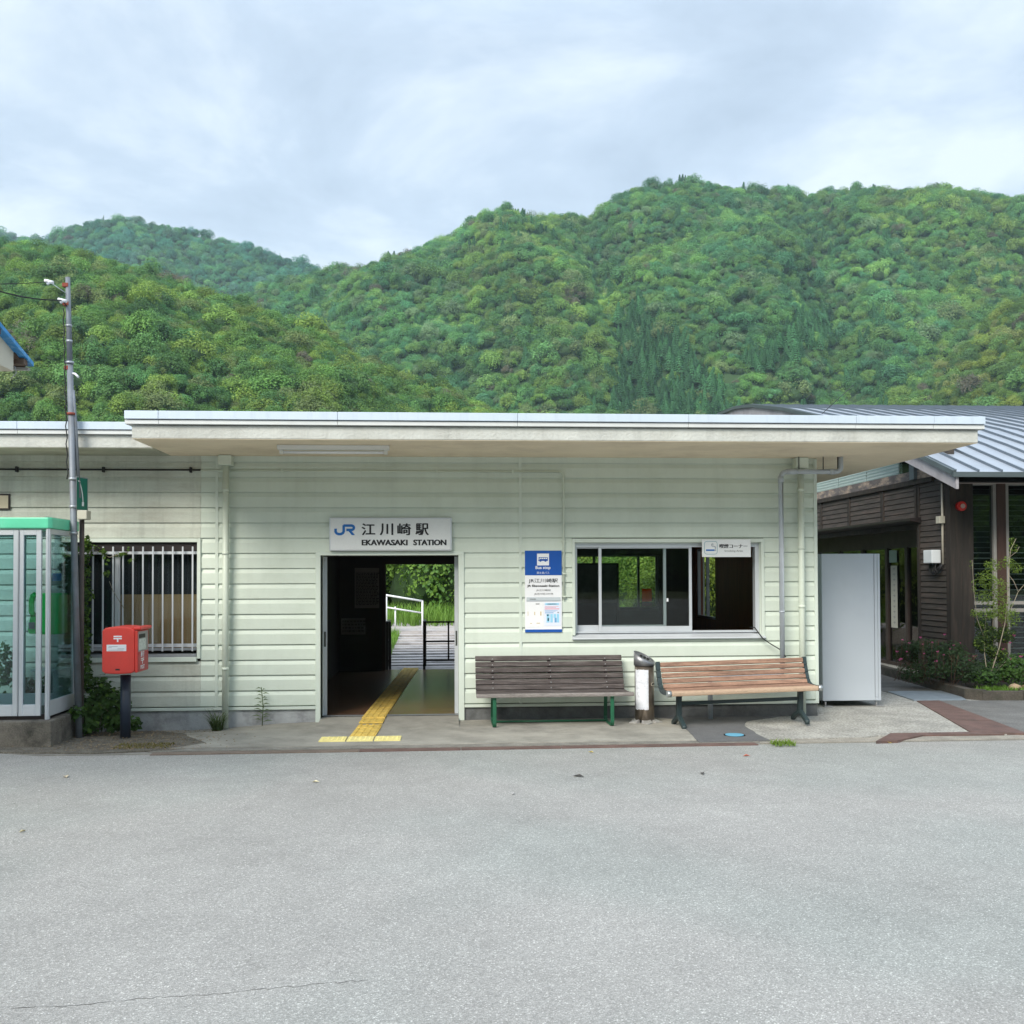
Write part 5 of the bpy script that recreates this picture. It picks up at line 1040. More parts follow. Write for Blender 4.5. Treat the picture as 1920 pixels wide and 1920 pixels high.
def scatter(name, P, S, Rz, K, T, tilt=None, label=None):
    me = bpy.data.meshes.new(name); me.from_pydata([tuple(p) for p in P], [], []); n = len(P)
    def at(nm, ty, arr, key='value'):
        a = me.attributes.new(nm, ty, 'POINT'); a.data.foreach_set(key, np.asarray(arr, dtype=np.int32 if ty == 'INT' else np.float32).ravel())
    at('kind_index', 'INT', K); at('size', 'FLOAT_VECTOR', S, 'vector'); rot = np.zeros((n, 3)); rot[:, 2] = Rz
    if tilt is not None: rot[:, :2] = tilt
    at('turn', 'FLOAT_VECTOR', rot, 'vector'); at('tint', 'FLOAT_VECTOR', T, 'vector')
    o = bpy.data.objects.new(name, me); COL.objects.link(o); o['kind'] = 'stuff'
    if label: o['label'] = label
    ng = bpy.data.node_groups.new(name, 'GeometryNodeTree'); ng.interface.new_socket('Geometry', in_out='INPUT', socket_type='NodeSocketGeometry'); ng.interface.new_socket('Geometry', in_out='OUTPUT', socket_type='NodeSocketGeometry')
    N = ng.nodes; L = ng.links; gi = N.new('NodeGroupInput'); go_ = N.new('NodeGroupOutput'); ci = N.new('GeometryNodeCollectionInfo'); ci.inputs[0].default_value = tree_kinds; ci.inputs[1].default_value = True; ci.inputs[2].default_value = True
    ip = N.new('GeometryNodeInstanceOnPoints'); ip.inputs['Pick Instance'].default_value = True
    def na(nm, dt):
        a = N.new('GeometryNodeInputNamedAttribute'); a.data_type = dt; a.inputs[0].default_value = nm; return a.outputs[0]
    L.new(gi.outputs[0], ip.inputs['Points']); L.new(ci.outputs[0], ip.inputs['Instance']); L.new(na('kind_index', 'INT'), ip.inputs['Instance Index'])
    e2r = N.new('FunctionNodeEulerToRotation'); L.new(na('turn', 'FLOAT_VECTOR'), e2r.inputs[0]); L.new(e2r.outputs[0], ip.inputs['Rotation']); L.new(na('size', 'FLOAT_VECTOR'), ip.inputs['Scale']); L.new(ip.outputs[0], go_.inputs[0])
    md = o.modifiers.new('scatter', 'NODES'); md.node_group = ng; return o
# order of children in Collection Info is alphabetical: broadleaf_a..f 0-5, conifer_a,b 6-7, slender 8
HILLM = mat('hill_soil', (.035, .07, .024), 1, .3, .05)
def interp(pts, x):
    if x <= pts[0][0]: return pts[0][1]
    for (a, b), (c, d) in zip(pts[:-1], pts[1:]):
        if x <= c: return b+(d-b)*(x-a)/(c-a)
    return pts[-1][1]
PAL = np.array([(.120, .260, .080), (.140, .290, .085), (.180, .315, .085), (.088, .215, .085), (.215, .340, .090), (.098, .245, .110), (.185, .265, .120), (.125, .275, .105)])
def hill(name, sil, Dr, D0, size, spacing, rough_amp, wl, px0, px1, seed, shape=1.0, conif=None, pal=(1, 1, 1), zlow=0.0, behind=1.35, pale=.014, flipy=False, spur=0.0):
    """a wooded slope rising from distance D0 to its crest at distance Dr; sil is the crest line as seen from the camera"""
    rs = np.random.default_rng(seed)
    def crest(u):
        py = interp(sil, u); d = ray(u, py); D = Dr(u) if callable(Dr) else Dr; return d.x/d.y, d.z/d.y, D
    def D0f(u): return D0(u) if callable(D0) else D0
    def surf(u, t):
        tx, tz, D = crest(u); zc3 = max(H+tz*D-size*.9, zlow+1); d0 = D0f(u)
        dd = d0+(D-d0)*t; x, y = tx*dd, dd+CY
        if t <= 1: f = math.sin(t*math.pi/2)**shape if shape != 1 else t*(1.25-.25*t)
        else: f = 1-(t-1)*1.6
        w = min(1, t*3)*max(0, min(1, abs(1-t)*3.5+.04))
        nz = noise.fractal(Vector((x/wl+seed, y/wl*.8, seed*.37)), .9, 2.1, 4)*rough_amp*w
        # spurs and gullies running down the slope
        if spur: nz += spur*w*(abs(math.sin(u/155.0+seed+1.6*noise.noise(Vector((u/300, t*1.5, seed)))+t*1.3))-.6)
        z = zlow+(zc3-zlow)*f+nz
        return Vector((x, y, z))
    nu, nt_ = 110, 46; vs = []; TT = [behind*k/nt_ for k in range(nt_+1)]
    for i in range(nu+1):
        u = px0+(px1-px0)*i/nu
        for t in TT: vs.append(surf(u, t))
    fs = [(i*(nt_+1)+k, (i+1)*(nt_+1)+k, (i+1)*(nt_+1)+k+1, i*(nt_+1)+k+1) for i in range(nu) for k in range(nt_)]
    if flipy: vs = [Vector((-v.x, -v.y+2*CY, v.z)) for v in vs]
    me = bpy.data.meshes.new(name); me.from_pydata(vs, [], fs); me.materials.append(HILLM); me.polygons.foreach_set('use_smooth', [True]*len(fs)); o = bpy.data.objects.new(name, me); COL.objects.link(o); o['kind'] = 'structure'
    # scatter crowns over the slope
    P = []; S = []; K = []; T = []
    Dm = Dr(0.5*(px0+px1)) if callable(Dr) else Dr
    rows = int(math.hypot(Dm-D0f(.5*(px0+px1)), 60)/(spacing*.8)*1.15)
    for r_ in range(rows):
        t = .02+1.06*r_/rows
        x0_, x1_ = surf(px0, t).x, surf(px1, t).x; nc = int(abs(x1_-x0_)/spacing)
        for c in range(nc):
            u = px0+(px1-px0)*(c+rs.uniform(-.45, .45))/nc; tt = t+rs.uniform(-.5, .5)/rows
            if tt < 0: continue
            p = surf(u, tt)
            pxs = proj(p.x, p.y, p.z+size*.5)
            if not flipy and (pxs[1] > 840 or pxs[0] < -160 or pxs[0] > 2090): continue
            cf = conif(pxs[0], pxs[1], tt, rs) if conif else 0
            s_ = size*min(1.9, max(.5, math.exp(rs.normal(-.03, .27))))
            ln = noise.noise(Vector((p.x/(size*7), p.y/(size*7), seed))); l2 = noise.noise(Vector((p.x/(size*16), p.y/(size*16), seed+9)))
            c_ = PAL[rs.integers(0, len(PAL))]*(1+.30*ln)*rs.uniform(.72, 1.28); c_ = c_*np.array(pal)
            if l2 > .15: c_ = c_*np.array((1.22, 1.08, .9))
            if rs.random() < pale: c_ = np.array((.19, .175, .12))*rs.uniform(.7, 1.1)
            if cf:
                c_ = np.array((.085, .235, .095))*rs.uniform(.65, 1.3)*(1+.2*ln); K.append(rs.integers(6, 8) if cf == 1 else 8); S.append((size*.40*rs.uniform(.75, 1.2),)*2+(size*.36*rs.uniform(.75, 1.25),)) if cf == 1 else S.append((size*.21,)*2+(size*.12*rs.uniform(.6, 1.3),))
            else: K.append(rs.integers(0, 6)); S.append((s_*rs.uniform(.8, 1.3)*.54, s_*rs.uniform(.8, 1.2)*.54, s_*rs.uniform(.38, .66)))
            P.append((p.x, p.y, p.z+(rs.uniform(-.28, .12)*size if not cf else 0))); T.append(c_)
            if cf == 1:
                for _ in range(2): P.append((p.x+rs.uniform(-.6, .6)*spacing, p.y+rs.uniform(-.6, .6)*spacing, p.z+rs.uniform(-.1, .1)*size)); T.append(c_*rs.uniform(.8, 1.2)); K.append(rs.integers(6, 8)); S.append((size*.40*rs.uniform(.75, 1.2),)*2+(size*.36*rs.uniform(.7, 1.25),))
    P = np.array(P); 
    if flipy: P[:, 0] *= -1; P[:, 1] = 2*CY-P[:, 1]
    scatter(name+'_forest', P, S, rs.uniform(0, 6.283, len(P)), K, T, np.stack([rs.uniform(-.25, .25, len(P)), rs.uniform(-.25, .25, len(P))], 1))
    return len(P)
def cf_big(px, py, t, rs):
    if 1130+.10*(775-py)*0 < px < 1395 and 560 < py < 790:
        # cedar plantation wedge
        l_ = 1165-.12*(py-600); r_ = 1230+.9*(py-590)
        if l_ < px < r_ and rs.random() < .78: return 1
    if 1390 < px < 1560 and 590 < py < 700 and abs((px-1390)-(700-py)*1.55) < 55 and rs.random() < .8: return 1
    if rs.random() < .012: return 1
    if t > .985 and px > 1500 and rs.random() < .22: return 2
    if t > .985 and 820 < px < 1000 and rs.random() < .08: return 2
    return 0
def cf_far(px, py, t, rs):
    return 2 if (t > .98 and rs.random() < .25) else 0
cnt = 0
cnt += hill('left_hill', [(-500, 420), (-200, 435), (0, 448), (60, 452), (110, 458), (180, 478), (230, 488), (270, 500), (340, 520), (400, 545), (440, 560), (520, 585), (600, 612), (650, 645), (700, 680), (760, 700), (850, 728), (900, 752), (960, 782), (1060, 830), (1200, 900)],
     lambda u: 300-.07*max(u, -200), 120, 3.9, 2.55, 5.0, 40, -420, 1100, 3, pal=(1.10, 1.02, .78), spur=5)
cnt += hill('main_hill', [(200, 640), (420, 560), (520, 520), (600, 502), (640, 494), (690, 492), (760, 472), (830, 452), (870, 440), (905, 415), (930, 404), (960, 396), (1000, 406), (1040, 398), (1080, 394), (1108, 402), (1130, 382), (1165, 358), (1200, 345), (1290, 337), (1400, 349), (1470, 345), (1530, 352), (1600, 350), (1700, 356), (1800, 362), (1920, 368), (2300, 400)],
     560, 300, 6.2, 3.7, 17, 85, 380, 2250, 11, conif=cf_big, pal=(1.02, 1.10, 1.16), spur=24)
cnt += hill('mid_spur', [(1250, 900), (1400, 800), (1450, 750), (1490, 715), (1530, 680), (1570, 655), (1600, 650), (1630, 668), (1660, 705), (1690, 745), (1720, 800), (1800, 900)], 400, 320, 5.4, 3.4, 5, 50, 1300, 1790, 5, pal=(1.08, 1.03, .9), spur=2)
cnt += hill('right_spur', [(1600, 900), (1640, 790), (1700, 725), (1745, 690), (1790, 655), (1850, 600), (1890, 560), (1930, 530), (2050, 450), (2300, 400)], 330, 240, 4.6, 2.9, 5, 40, 1610, 2200, 8, pal=(1.08, .98, .85), spur=2, pale=.03)
cnt += hill('far_hill', [(-400, 450), (-100, 440), (60, 438), (90, 438), (120, 422), (150, 412), (200, 400), (260, 404), (330, 417), (370, 426), (400, 436), (440, 448), (480, 458), (530, 474), (600, 500), (640, 510), (700, 545), (800, 620), (900, 700)], 900, 620, 8.6, 5.6, 16, 120, -300, 900, 21, conif=cf_far, pal=(.68, 1.0, 1.6), spur=16)  # bluish pal: distance haze is put into the leaf colour
cnt += hill('farthest_ridge', [(-500, 400), (0, 424), (40, 420), (110, 426), (300, 450), (500, 500)], 1300, 1150, 17.0, 13, 10, 150, -350, 420, 31, conif=cf_far, pal=(.7, .95, 1.6))  # haze tinted into the leaves here too, through pal
cnt += hill('rear_hill', [(-2500, 500), (-500, 520), (300, 600), (900, 560), (1500, 640), (2500, 500), (4200, 520)], 260, 90, 12.0, 11.0, 8, 70, -2600, 4400, 44, flipy=True, pale=.01)
print('forest instances', cnt)
# ================================================================== BEHIND THE STATION
PLK = mat('platform_plank', (.42, .39, .375), .95, .2, 3, bump=.7, bscale=40, fine=.2, fscale=60, dirt=(.14, .13, .12), dirt_amt=.5, dirt_scale=2)
BW = thing('boardwalk', (-.2, 9, 0), 'ramp of grey sleepers rising from the rear doorway to the platform', 'ramp')
y = 6.10; z = .02
while y < 13.2:
    z = .0+max(0, (y-7.0))*.050; l = .42 if y < 10 else .55
    MB().box(-1.35+.012*(y-6)*0+ (.02*(y-7) if y < 10 else 0), 3.2, y, y+l-.03, z-.1, z+random.uniform(-.008, .008)).build('sleeper', PLK, BW, bevel=.01); y += l
MB().prism([(13.2, -.1), (13.2, .33), (16.5, .52), (40, .6), (40, -.1)], 'x', -40, 40).build('platform', mat('platform_surface', (.38, .35, .33), .95, .25, 1.5, fine=.2, fscale=30), None).__setitem__('kind', 'structure')
MB().prism([(-1.5, .30), (-1.6, .42), (-6, 1.3), (-6, .2)], 'y', 13.0, 14.2).build('sloping_kerb', mat('kerb_pale', (.26, .22, .20), .9, .2, 3), BW)
HR = thing('handrail', (-.6, 13, .3), 'white tubular handrail sloping beyond the rear doorway', 'handrail')
a_, b_ = W3(792, 1127, 12.9), W3(700, 1112, 12.9); c_, d_ = W3(790, 1149, 12.9), W3(700, 1135, 12.9)
MB().tube([a_, b_], .024, 10).build('top_rail', WHITE, HR); MB().tube([c_, d_], .020, 10).build('lower_rail', WHITE, HR); MB().tube([a_+Vector((0, 0, .01)), (a_.x, 12.9, .25)], .024, 10).build('post', WHITE, HR); MB().tube([(W3(741, 1140, 12.9).x, 12.95, .35), (W3(741, 1140, 12.9).x, 12.95, .95)], .02, 8).build('post', WHITE, HR); MB().tube([(W3(724, 1140, 12.9).x, 12.9, .35), (W3(724, 1140, 12.9).x, 12.9, 1.2)], .03, 8).build('post', WHITE, HR)
def barrier(x0, x1, lab):
    t = thing('barrier', (x0, 6.4, 0), lab, 'barrier')
    q = MB(); zt2 = .87
    for x_ in (x0, x1): q.box(x_-.022, x_+.022, 6.38, 6.42, .0, zt2)
    MB().box(x0-.022, x0+.022, 6.38, 6.42, .0, zt2).box(x1-.022, x1+.022, 6.38, 6.42, 0, zt2).build('post', DARKM, t)
    for z_ in (.16, .50, .85): MB().box(x0, x1, 6.385, 6.415, z_, z_+.03).build('rail', DARKM, t)
    MB().box(x0-.022, x0+.022, 6.42, 7.2, .84, .88).box(x0-.015, x0+.015, 6.42, 7.2, .5, .53).box(x0-.015, x0+.015, 6.42, 7.2, .16, .19).box(x0-.022, x0+.022, 7.2, 7.24, 0, .87).build('return_frame', DARKM, t)
    q = MB(); q.box((x0+x1)/2-.08, (x0+x1)/2-.05, 6.385, 6.415, .16, .86).build('upright', DARKM, t)
barrier(-.385, .62, 'black tubular steel barrier on the right just outside the rear doorway')
barrier(-1.05, -1.0, 'narrow black hoop barrier at the left jamb of the rear doorway')
LF = leafmat('bush_leaf', (.17, .30, .05), tr=.3, vary=.3, vs_=1.2); LFY = leafmat('bush_leaf_yellow', (.24, .34, .055), tr=.3, vary=.3, vs_=1.2); LFD = leafmat('bush_leaf_dark', (.09, .19, .04), tr=.25)
bus_ = [crown('crown', 18, 6500, .028, m_, True, core=.5, lob=(.30, .48)) for m_ in (LF, LFY, LFD)]
first = True
spots = []
for i in range(30):
    yy = RNG.uniform(17.5, 27); xx2 = (-6+i*.62)*(yy+12)/30+RNG.uniform(-.4, .4); spots.append((xx2, yy, RNG.uniform(1.5, 2.4), i % 3 if RNG.random() < .8 else 0))
spots += [(4.4, 8.9, 1.1, 1), (5.6, 11.5, 1.5, 1), (7.0, 14.5, 1.8, 0)]
for i, (xx2, yy, s_, k_) in enumerate(spots):
    t = thing('bush', (xx2, yy, .3), 'leafy green bush in the thicket seen through the station openings' if yy > 15 else ['low pale green shrub seen through the open side window', 'yellow green shrub seen through the open side window', 'rounded mid green shrub seen through the open side window'][i-30], 'bush', 'bushes in the thicket behind the station' if yy > 15 else None)
    o = bus_[k_] if False else bpy.data.objects.new('crown', bus_[k_].data); COL.objects.link(o); o.parent = t; o.scale = (s_, s_, s_*RNG.uniform(.9, 1.15)); o.rotation_euler.z = RNG.uniform(0, 6); o.location = (0, 0, s_*.15)
for o in bus_: bpy.data.objects.remove(o)
def grass(name, n, xr_, yr_, zf, h, m, w=.008, lean=.5):
    x_ = RNG.uniform(*xr_, n); y_ = RNG.uniform(*yr_, n); a_ = RNG.uniform(0, 6.28, n); hh = h*RNG.uniform(.5, 1.2, n); V = []; F = []
    for i in range(n):
        b = Vector((x_[i], y_[i], zf(x_[i], y_[i]))); d = Vector((math.cos(a_[i]), math.sin(a_[i]), 0)); s_ = Vector((-d.y, d.x, 0))*w; k = len(V)
        V += [b-s_, b+s_, b+d*hh[i]*lean*.35+Vector((0, 0, hh[i]*.6))+s_*.7, b+d*hh[i]*lean*.35+Vector((0, 0, hh[i]*.6))-s_*.7, b+d*hh[i]*lean+Vector((0, 0, hh[i]))]
        F += [(k, k+1, k+2, k+3), (k+3, k+2, k+4)]
    me = bpy.data.meshes.new(name); me.from_pydata(V, [], F); me.materials.append(m); o = bpy.data.objects.new(name, me); COL.objects.link(o); return o
GRS = leafmat('grass_blade', (.17, .31, .05), tr=.35, vary=.3)
tag(grass('grass', 9000, (-8, 8), (14.3, 18), lambda x, y: .4, .55, GRS, .014), 'bright green grass strip below the thicket', None, None, 'stuff')
tag(grass('grass', 900, (-1.5, -1.1), (6.9, 12.5), lambda x, y: .0+(y-7)*.05, .22, GRS, .008), 'weeds along the edge of the sleeper ramp', None, None, 'stuff')
tag(grass('grass', 1500, (3.9, 8), (6.5, 9), lambda x, y: -.02, .3, GRS, .010), 'grass behind the station seen through the side window', None, None, 'stuff')
FB = thing('apartment_block', (16.5, 50, 0), 'distant pale apartment block glimpsed through the open window', 'building')
B('wall', mat('pale_wall', (.62, .63, .64), .8, .04), FB, 14.4, 17.4, 48, 58, 0, 6); B('wall', mat('tan_wall', (.46, .32, .22), .8, .1), FB, 17.4, 20, 47.5, 58, 0, 6.5)
for z_ in (1.6, 3.2, 4.8): B('floor_band', mat('blue_band', (.08, .28, .45), .6), FB, 14.4, 16.6, 47.8, 48, z_, z_+.35); B('floor_band', WHITE, FB, 17.4, 20, 47.3, 47.5, z_, z_+.12)
# ================================================================== PLANTS IN FRONT
def leaves(cs, m, name, parent, n, size, up=.6, kind=None):
    """cs = list of (centre, radius vector)"""
    P = []; Nn = []
    w = np.array([r[0]*r[1]*r[2] for c, r in cs])**.66; w /= w.sum(); ch = RNG.choice(len(cs), n, p=w)
    C = np.array([tuple(c) for c, r in cs])[ch]; R_ = np.array([tuple(r) for c, r in cs])[ch]; d = unit(RNG.normal(size=(n, 3))); P = C+d*R_*RNG.uniform(.45, 1.05, (n, 1))
    Nn = unit(d*.6+np.array([0, -.35, up])+RNG.normal(size=(n, 3))*.45); o = quads_mesh(name, P, Nn, RNG.uniform(.6, 1.25, n)*size, m, None, .75)
    if parent:
        off = worg(parent); o.data.transform(Matrix.Translation(-off)); o.parent = parent
    if kind: o['kind'] = kind
    return o
IVY = leafmat('ivy_leaf', (.050, .105, .022), tr=.3, vary=.2, vs_=8); IVL = leafmat('ivy_light', (.10, .18, .03), tr=.35); STEM = mat('stem', (.13, .11, .06), .8, .2, 9); STG = mat('stem_pale', (.30, .26, .19), .8, .2, 9)
bq = thing('ivy_bush', (-3.9, -.5, 0), 'broad leaved ivy bush growing between the phone booth plinth and the post box', 'bush')
def gpt(px, py, Y): return W3(px, py, Y)
cs = [(gpt(170, 1330, -.55), (.22, .2, .17)), (gpt(210, 1320, -.5), (.2, .18, .2)), (gpt(190, 1290, -.45), (.12, .12, .15)), (gpt(160, 1360, -.7), (.18, .15, .10)), (gpt(215, 1355, -.6), (.14, .15, .11)), (gpt(250, 1358, -.6), (.09, .08, .08)), (gpt(165, 1275, -.4), (.06, .08, .14)), (gpt(145, 1335, -.9), (.09, .09, .08))]
leaves(cs, IVY, 'leaf_mass', bq, 1500, .034, kind='stuff'); leaves(cs, IVL, 'young_leaf_mass', bq, 160, .032, kind='stuff')
q = MB()
for i in range(14): a_ = gpt(150+i*7, 1372, -.6); q.tube([(a_.x, a_.y, .0), (a_.x+random.uniform(-.08, .08), a_.y+random.uniform(-.1, .1), .15), (a_.x+random.uniform(-.15, .15), a_.y+random.uniform(-.1, .1), .32)], .004, 4)
q.build('stem', STEM, bq)
vn = thing('ivy_vine', (-4.1, -.3, 1), 'green vine climbing the window bars behind the leaning pole', 'vine')
cs = [(gpt(162, 1020+k*24, -.15), (.05, .05, .09)) for k in range(11)]+[(gpt(175, 1032, -.12), (.09, .04, .06)), (gpt(198, 1050, -.1), (.05, .04, .07)), (gpt(192, 1036, -.1), (.06, .04, .04)), (gpt(226, 1040, -.08), (.06, .03, .035)), (gpt(243, 1030, -.08), (.04, .03, .03)), (gpt(200, 1075, -.1), (.04, .03, .05)), (gpt(246, 1052, -.03), (.05, .03, .05)), (gpt(170, 1120, -.12), (.04, .03, .12))]
leaves(cs, IVL, 'leaf_mass', vn, 330, .026, .3, kind='stuff'); leaves(cs[:11], IVY, 'dark_leaf_mass', vn, 260, .028, .3, kind='stuff')
cs = [(gpt(128+6*math.sin(k*2.0), 1012+k*26, -.3), (.10, .10, .10)) for k in range(12)]; leaves(cs, IVY, 'rear_leaf_mass', vn, 900, .030, .3, kind='stuff')
cs = [(gpt(8, 1250, -.35), (.10, .12, .28)), (gpt(45, 1290, -.3), (.14, .12, .14)), (gpt(95, 1290, -.3), (.16, .12, .16))]; leaves(cs, IVY, 'low_leaf_mass', vn, 500, .034, .4, kind='stuff')
q = MB(); q.tube([gpt(158, 1300, -.15), gpt(163, 1180, -.12), gpt(160, 1080, -.1), gpt(172, 1028, -.08), gpt(205, 1045, -.08), gpt(240, 1035, -.07)], .005, 5); q.tube([gpt(205, 1090, -.07), gpt(212, 1108, -.07), gpt(232, 1140, -.07)], .003, 4); q.build('stem', STG, vn)
def tuft(x, y, h, n, lab, m=GRS, w=.006, lean=.8, r=.05, z=0):
    t = grass('weed', n, (x-r, x+r), (y-r, y+r), lambda a, b: z, h, m, w, lean); tag(t, lab, 'weed'); return t
WEED = leafmat('weed_blade', (.10, .15, .05), tr=.3)
p_ = G(393, 1372); tuft(p_[0], -.28, .22, 110, 'spiky grass tuft beside the left green downpipe foot', WEED, .005, .9, .05, -.05)
p_ = G(1468, 1394); tuft(p_[0], p_[1], .045, 150, 'green and yellow weed tuft at the road edge below the brown bench', leafmat('weed_bright', (.16, .26, .03), tr=.3), .005, 1.3, .11, -.01)
tw = thing('tall_weed', (WX(492, -.1), -.1, -.03), 'tall thin weed growing against the wall left of the doorway', 'weed')
q = MB(); x_ = WX(492, -.1)
q.tube([(x_, -.1, -.06), (x_+.01, -.1, .2), (x_-.01, -.1, .42)], .005, 5); q.build('stem', WEED, tw)
V = MB()
for i in range(26):
    z_ = .02+.4*i/26; a_ = i*2.4; l = .13*(1-.4*i/26); d = Vector((math.cos(a_), math.sin(a_)*.4, .35)); s_ = Vector((-d.z, 0, d.x)).normalized()*.007; b = Vector((x_, -.11, z_)); V.add([b, b+d*l*.5+s_, b+d*l-Vector((0, 0, .03)), b+d*l*.5-s_], [(0, 1, 2, 3)])
V.build('leaf', WEED, tw)
# litter on the verge and loose leaves on the road
lt = []; q = MB()
for i in range(1400):
    x_ = RNG.normal(-3.25, .45); y_ = RNG.uniform(-1.85, -.6); s_ = RNG.uniform(.004, .015); a_ = RNG.uniform(0, 6.28); c_, n_ = math.cos(a_)*s_, math.sin(a_)*s_; z_ = .004+RNG.uniform(0, .01)
    q.add([(x_-c_, y_-n_, z_), (x_+n_*.5, y_-c_*.5, z_+.006), (x_+c_, y_+n_, z_), (x_-n_*.5, y_+c_*.5, z_+.003)], [(0, 1, 2, 3)])
tag(q.build('leaf_litter', mat('dry_litter', (.27, .20, .12), .9, .6, 30)), 'dry leaf litter and grit on the dirt around the post box foot', None, None, 'stuff')
tag(grass('moss', 420, (-3.3, -2.75), (-1.72, -1.4), lambda x, y: .0, .018, leafmat('moss', (.16, .14, .04)), .006, .8), 'yellowish moss at the edge of the dirt', None, None, 'stuff')
for (px, py, s_, col, lab) in ((124, 1457, .055, (.52, .44, .30), 'pale curled dry leaf on the road left of the post box'), (592, 1467, .035, (.55, .50, .33), 'small pale leaf on the road in front of the doorway'), (42, 1560, .03, (.55, .48, .28), 'tiny yellow leaf on the road near the left edge'), (1400, 1418, .035, (.42, .10, .05), 'small red leaf on the road below the brown bench'), (1108, 1411, .03, (.62, .50, .15), 'small yellow leaf on the road near the kerb in the middle'), (1085, 1456, .06, (.05, .045, .04), 'dark dry leaf scrap on the road right of centre'), (1317, 1451, .05, (.06, .055, .05), 'dark flat scrap on the road toward the right'), (1664, 1393, .045, (.62, .50, .08), 'yellow leaf by the bent drain cover'), (962, 1489, .03, (.5, .48, .45), 'tiny grey pebble like scrap mid road')):
    x_, y_ = G(px, py, -.02); q = MB(); z_ = -.018; a_ = px*.7; c_, n_ = math.cos(a_)*s_, math.sin(a_)*s_
    q.add([(x_-c_, y_-n_, z_), (x_-c_*.2+n_*.45, y_-n_*.2-c_*.45, z_+.012), (x_+c_, y_+n_, z_+.004), (x_-c_*.1-n_*.4, y_-n_*.1+c_*.4, z_+.016), (x_, y_, z_+.002)], [(0, 1, 4), (1, 2, 4), (2, 3, 4), (3, 0, 4)])
    m_ = mat('dry_leaf_%d' % px, col, .8, .2, 40); m_.name = 'dry_leaf'; tag(q.build('fallen_leaf', m_), lab, 'leaf')
# long crack in the asphalt
cr_ = MB(); pts = [(20, 1892), (90, 1889), (170, 1884), (260, 1873), (330, 1868), (400, 1864), (470, 1858), (540, 1851), (600, 1845), (640, 1841), (700, 1838)]
P_ = []
for (a, b), (c, d) in zip(pts[:-1], pts[1:]):
    for k in range(6): t = k/6; g_ = G(a+(c-a)*t, b+(d-b)*t+random.uniform(-2, 2), -.022); P_.append(Vector((g_[0], g_[1], -.0205)))
for i, (p, q_) in enumerate(zip(P_[:-1], P_[1:])):
    w1 = .0008+.0026*max(0, noise.noise(Vector((i*.31, 0, 0)))+.25); d = (q_-p).normalized(); n_ = Vector((-d.y, d.x, 0))*w1; cr_.add([p-n_, p+n_, q_+n_, q_-n_], [(3, 2, 1, 0)])
cr_.build('road_crack', mat('crack_dark', (.09, .088, .085), 1)).__setitem__('kind', 'structure')
# planter plants
fb = thing('flower_bush', (7.8, 2.0, .1), 'low dark green shrub dotted with small pink flowers in front of the clad pillar', 'bush')
FLL = leafmat('flower_bush_leaf', (.030, .058, .020), tr=.25, vary=.3, vs_=5)
cs = [(gpt(1720, 1258, 2.6), (.30, .3, .17)), (gpt(1765, 1245, 2.2), (.28, .3, .22)), (gpt(1805, 1250, 1.9), (.22, .3, .22)), (gpt(1700, 1225, 2.8), (.15, .2, .12)), (gpt(1745, 1215, 2.4), (.24, .2, .14)), (gpt(1715, 1212, 2.6), (.16, .2, .10)), (gpt(1785, 1220, 2.1), (.2, .2, .14)), (gpt(1840, 1262, 1.8), (.25, .25, .17))]
leaves(cs, FLL, 'leaf_mass', fb, 5600, .018, kind='stuff')
q = MB()
for i in range(60):
    c, r = cs[i % 5]; q.tube([(c.x+random.uniform(-.2, .2), c.y+random.uniform(-.1, .1), .1), (c.x+random.uniform(-.25, .25), c.y-.1, c.z+r[2]*.8)], .003, 4)
q.build('stem', mat('reddish_stem', (.09, .05, .03), .8), fb)
mat('reddish_stem', (.09, .05, .03), .8)
PK = mat('pink_petal', (.50, .10, .24), .7, .25, 20, trans=.3)
def flower(x, y, z, s_, parent):
    f_ = MB()
    for k in range(14):
        d = Vector((random.uniform(-1, 1), random.uniform(-1, .6), random.uniform(-.15, .7)))*s_*.75; t1 = Vector((random.uniform(-1, 1), random.uniform(-1, 1), random.uniform(-.6, .6))).normalized()*s_*.42; t2 = t1.cross(Vector((.3, -.8, .5))).normalized()*s_*.30; b = Vector((x, y, z))+d; f_.add([b-t1, b-t2, b+t1, b+t2], [(0, 1, 2, 3)])
    MB().tube([(x, y+.03, z-.22), (x, y+.01, z-.01)], .0022, 4).build('flower_stem', MATS['reddish_stem'], parent); return f_
for (px, py) in ((1726, 1196), (1771, 1190), (1692, 1200), (1705, 1206), (1800, 1206), (1788, 1210), (1682, 1222), (1730, 1208), (1748, 1205), (1758, 1222), (1781, 1217), (1770, 1228), (1690, 1236), (1686, 1238), (1755, 1240), (1818, 1238), (1826, 1231), (1732, 1226), (1700, 1222)):
    y_ = 2.0+random.uniform(-.15, .25); p = gpt(px, py, y_); flower(p.x, p.y, p.z, random.uniform(.014, .026), fb).build('flower', PK, fb)
fb2 = thing('flower_bush', (9.0, 1.9, .1), 'bright green low shrub with pink flowers at the right edge of the bed', 'bush')
cs = [(gpt(1880, 1250, 1.9), (.3, .3, .2)), (gpt(1915, 1255, 1.7), (.3, .3, .22)), (gpt(1850, 1268, 1.7), (.2, .2, .12))]
leaves(cs, leafmat('green_bush_leaf', (.05, .11, .02), tr=.3, vary=.3, vs_=5), 'leaf_mass', fb2, 2600, .020, kind='stuff')
for (px, py) in ((1880, 1218), (1897, 1237), (1914, 1231), (1918, 1262), (1900, 1192), (1893, 1205), (1925, 1228)): p = gpt(px, py, 1.75); flower(p.x, p.y, p.z, random.uniform(.024, .036), fb2).build('flower', PK, fb2)
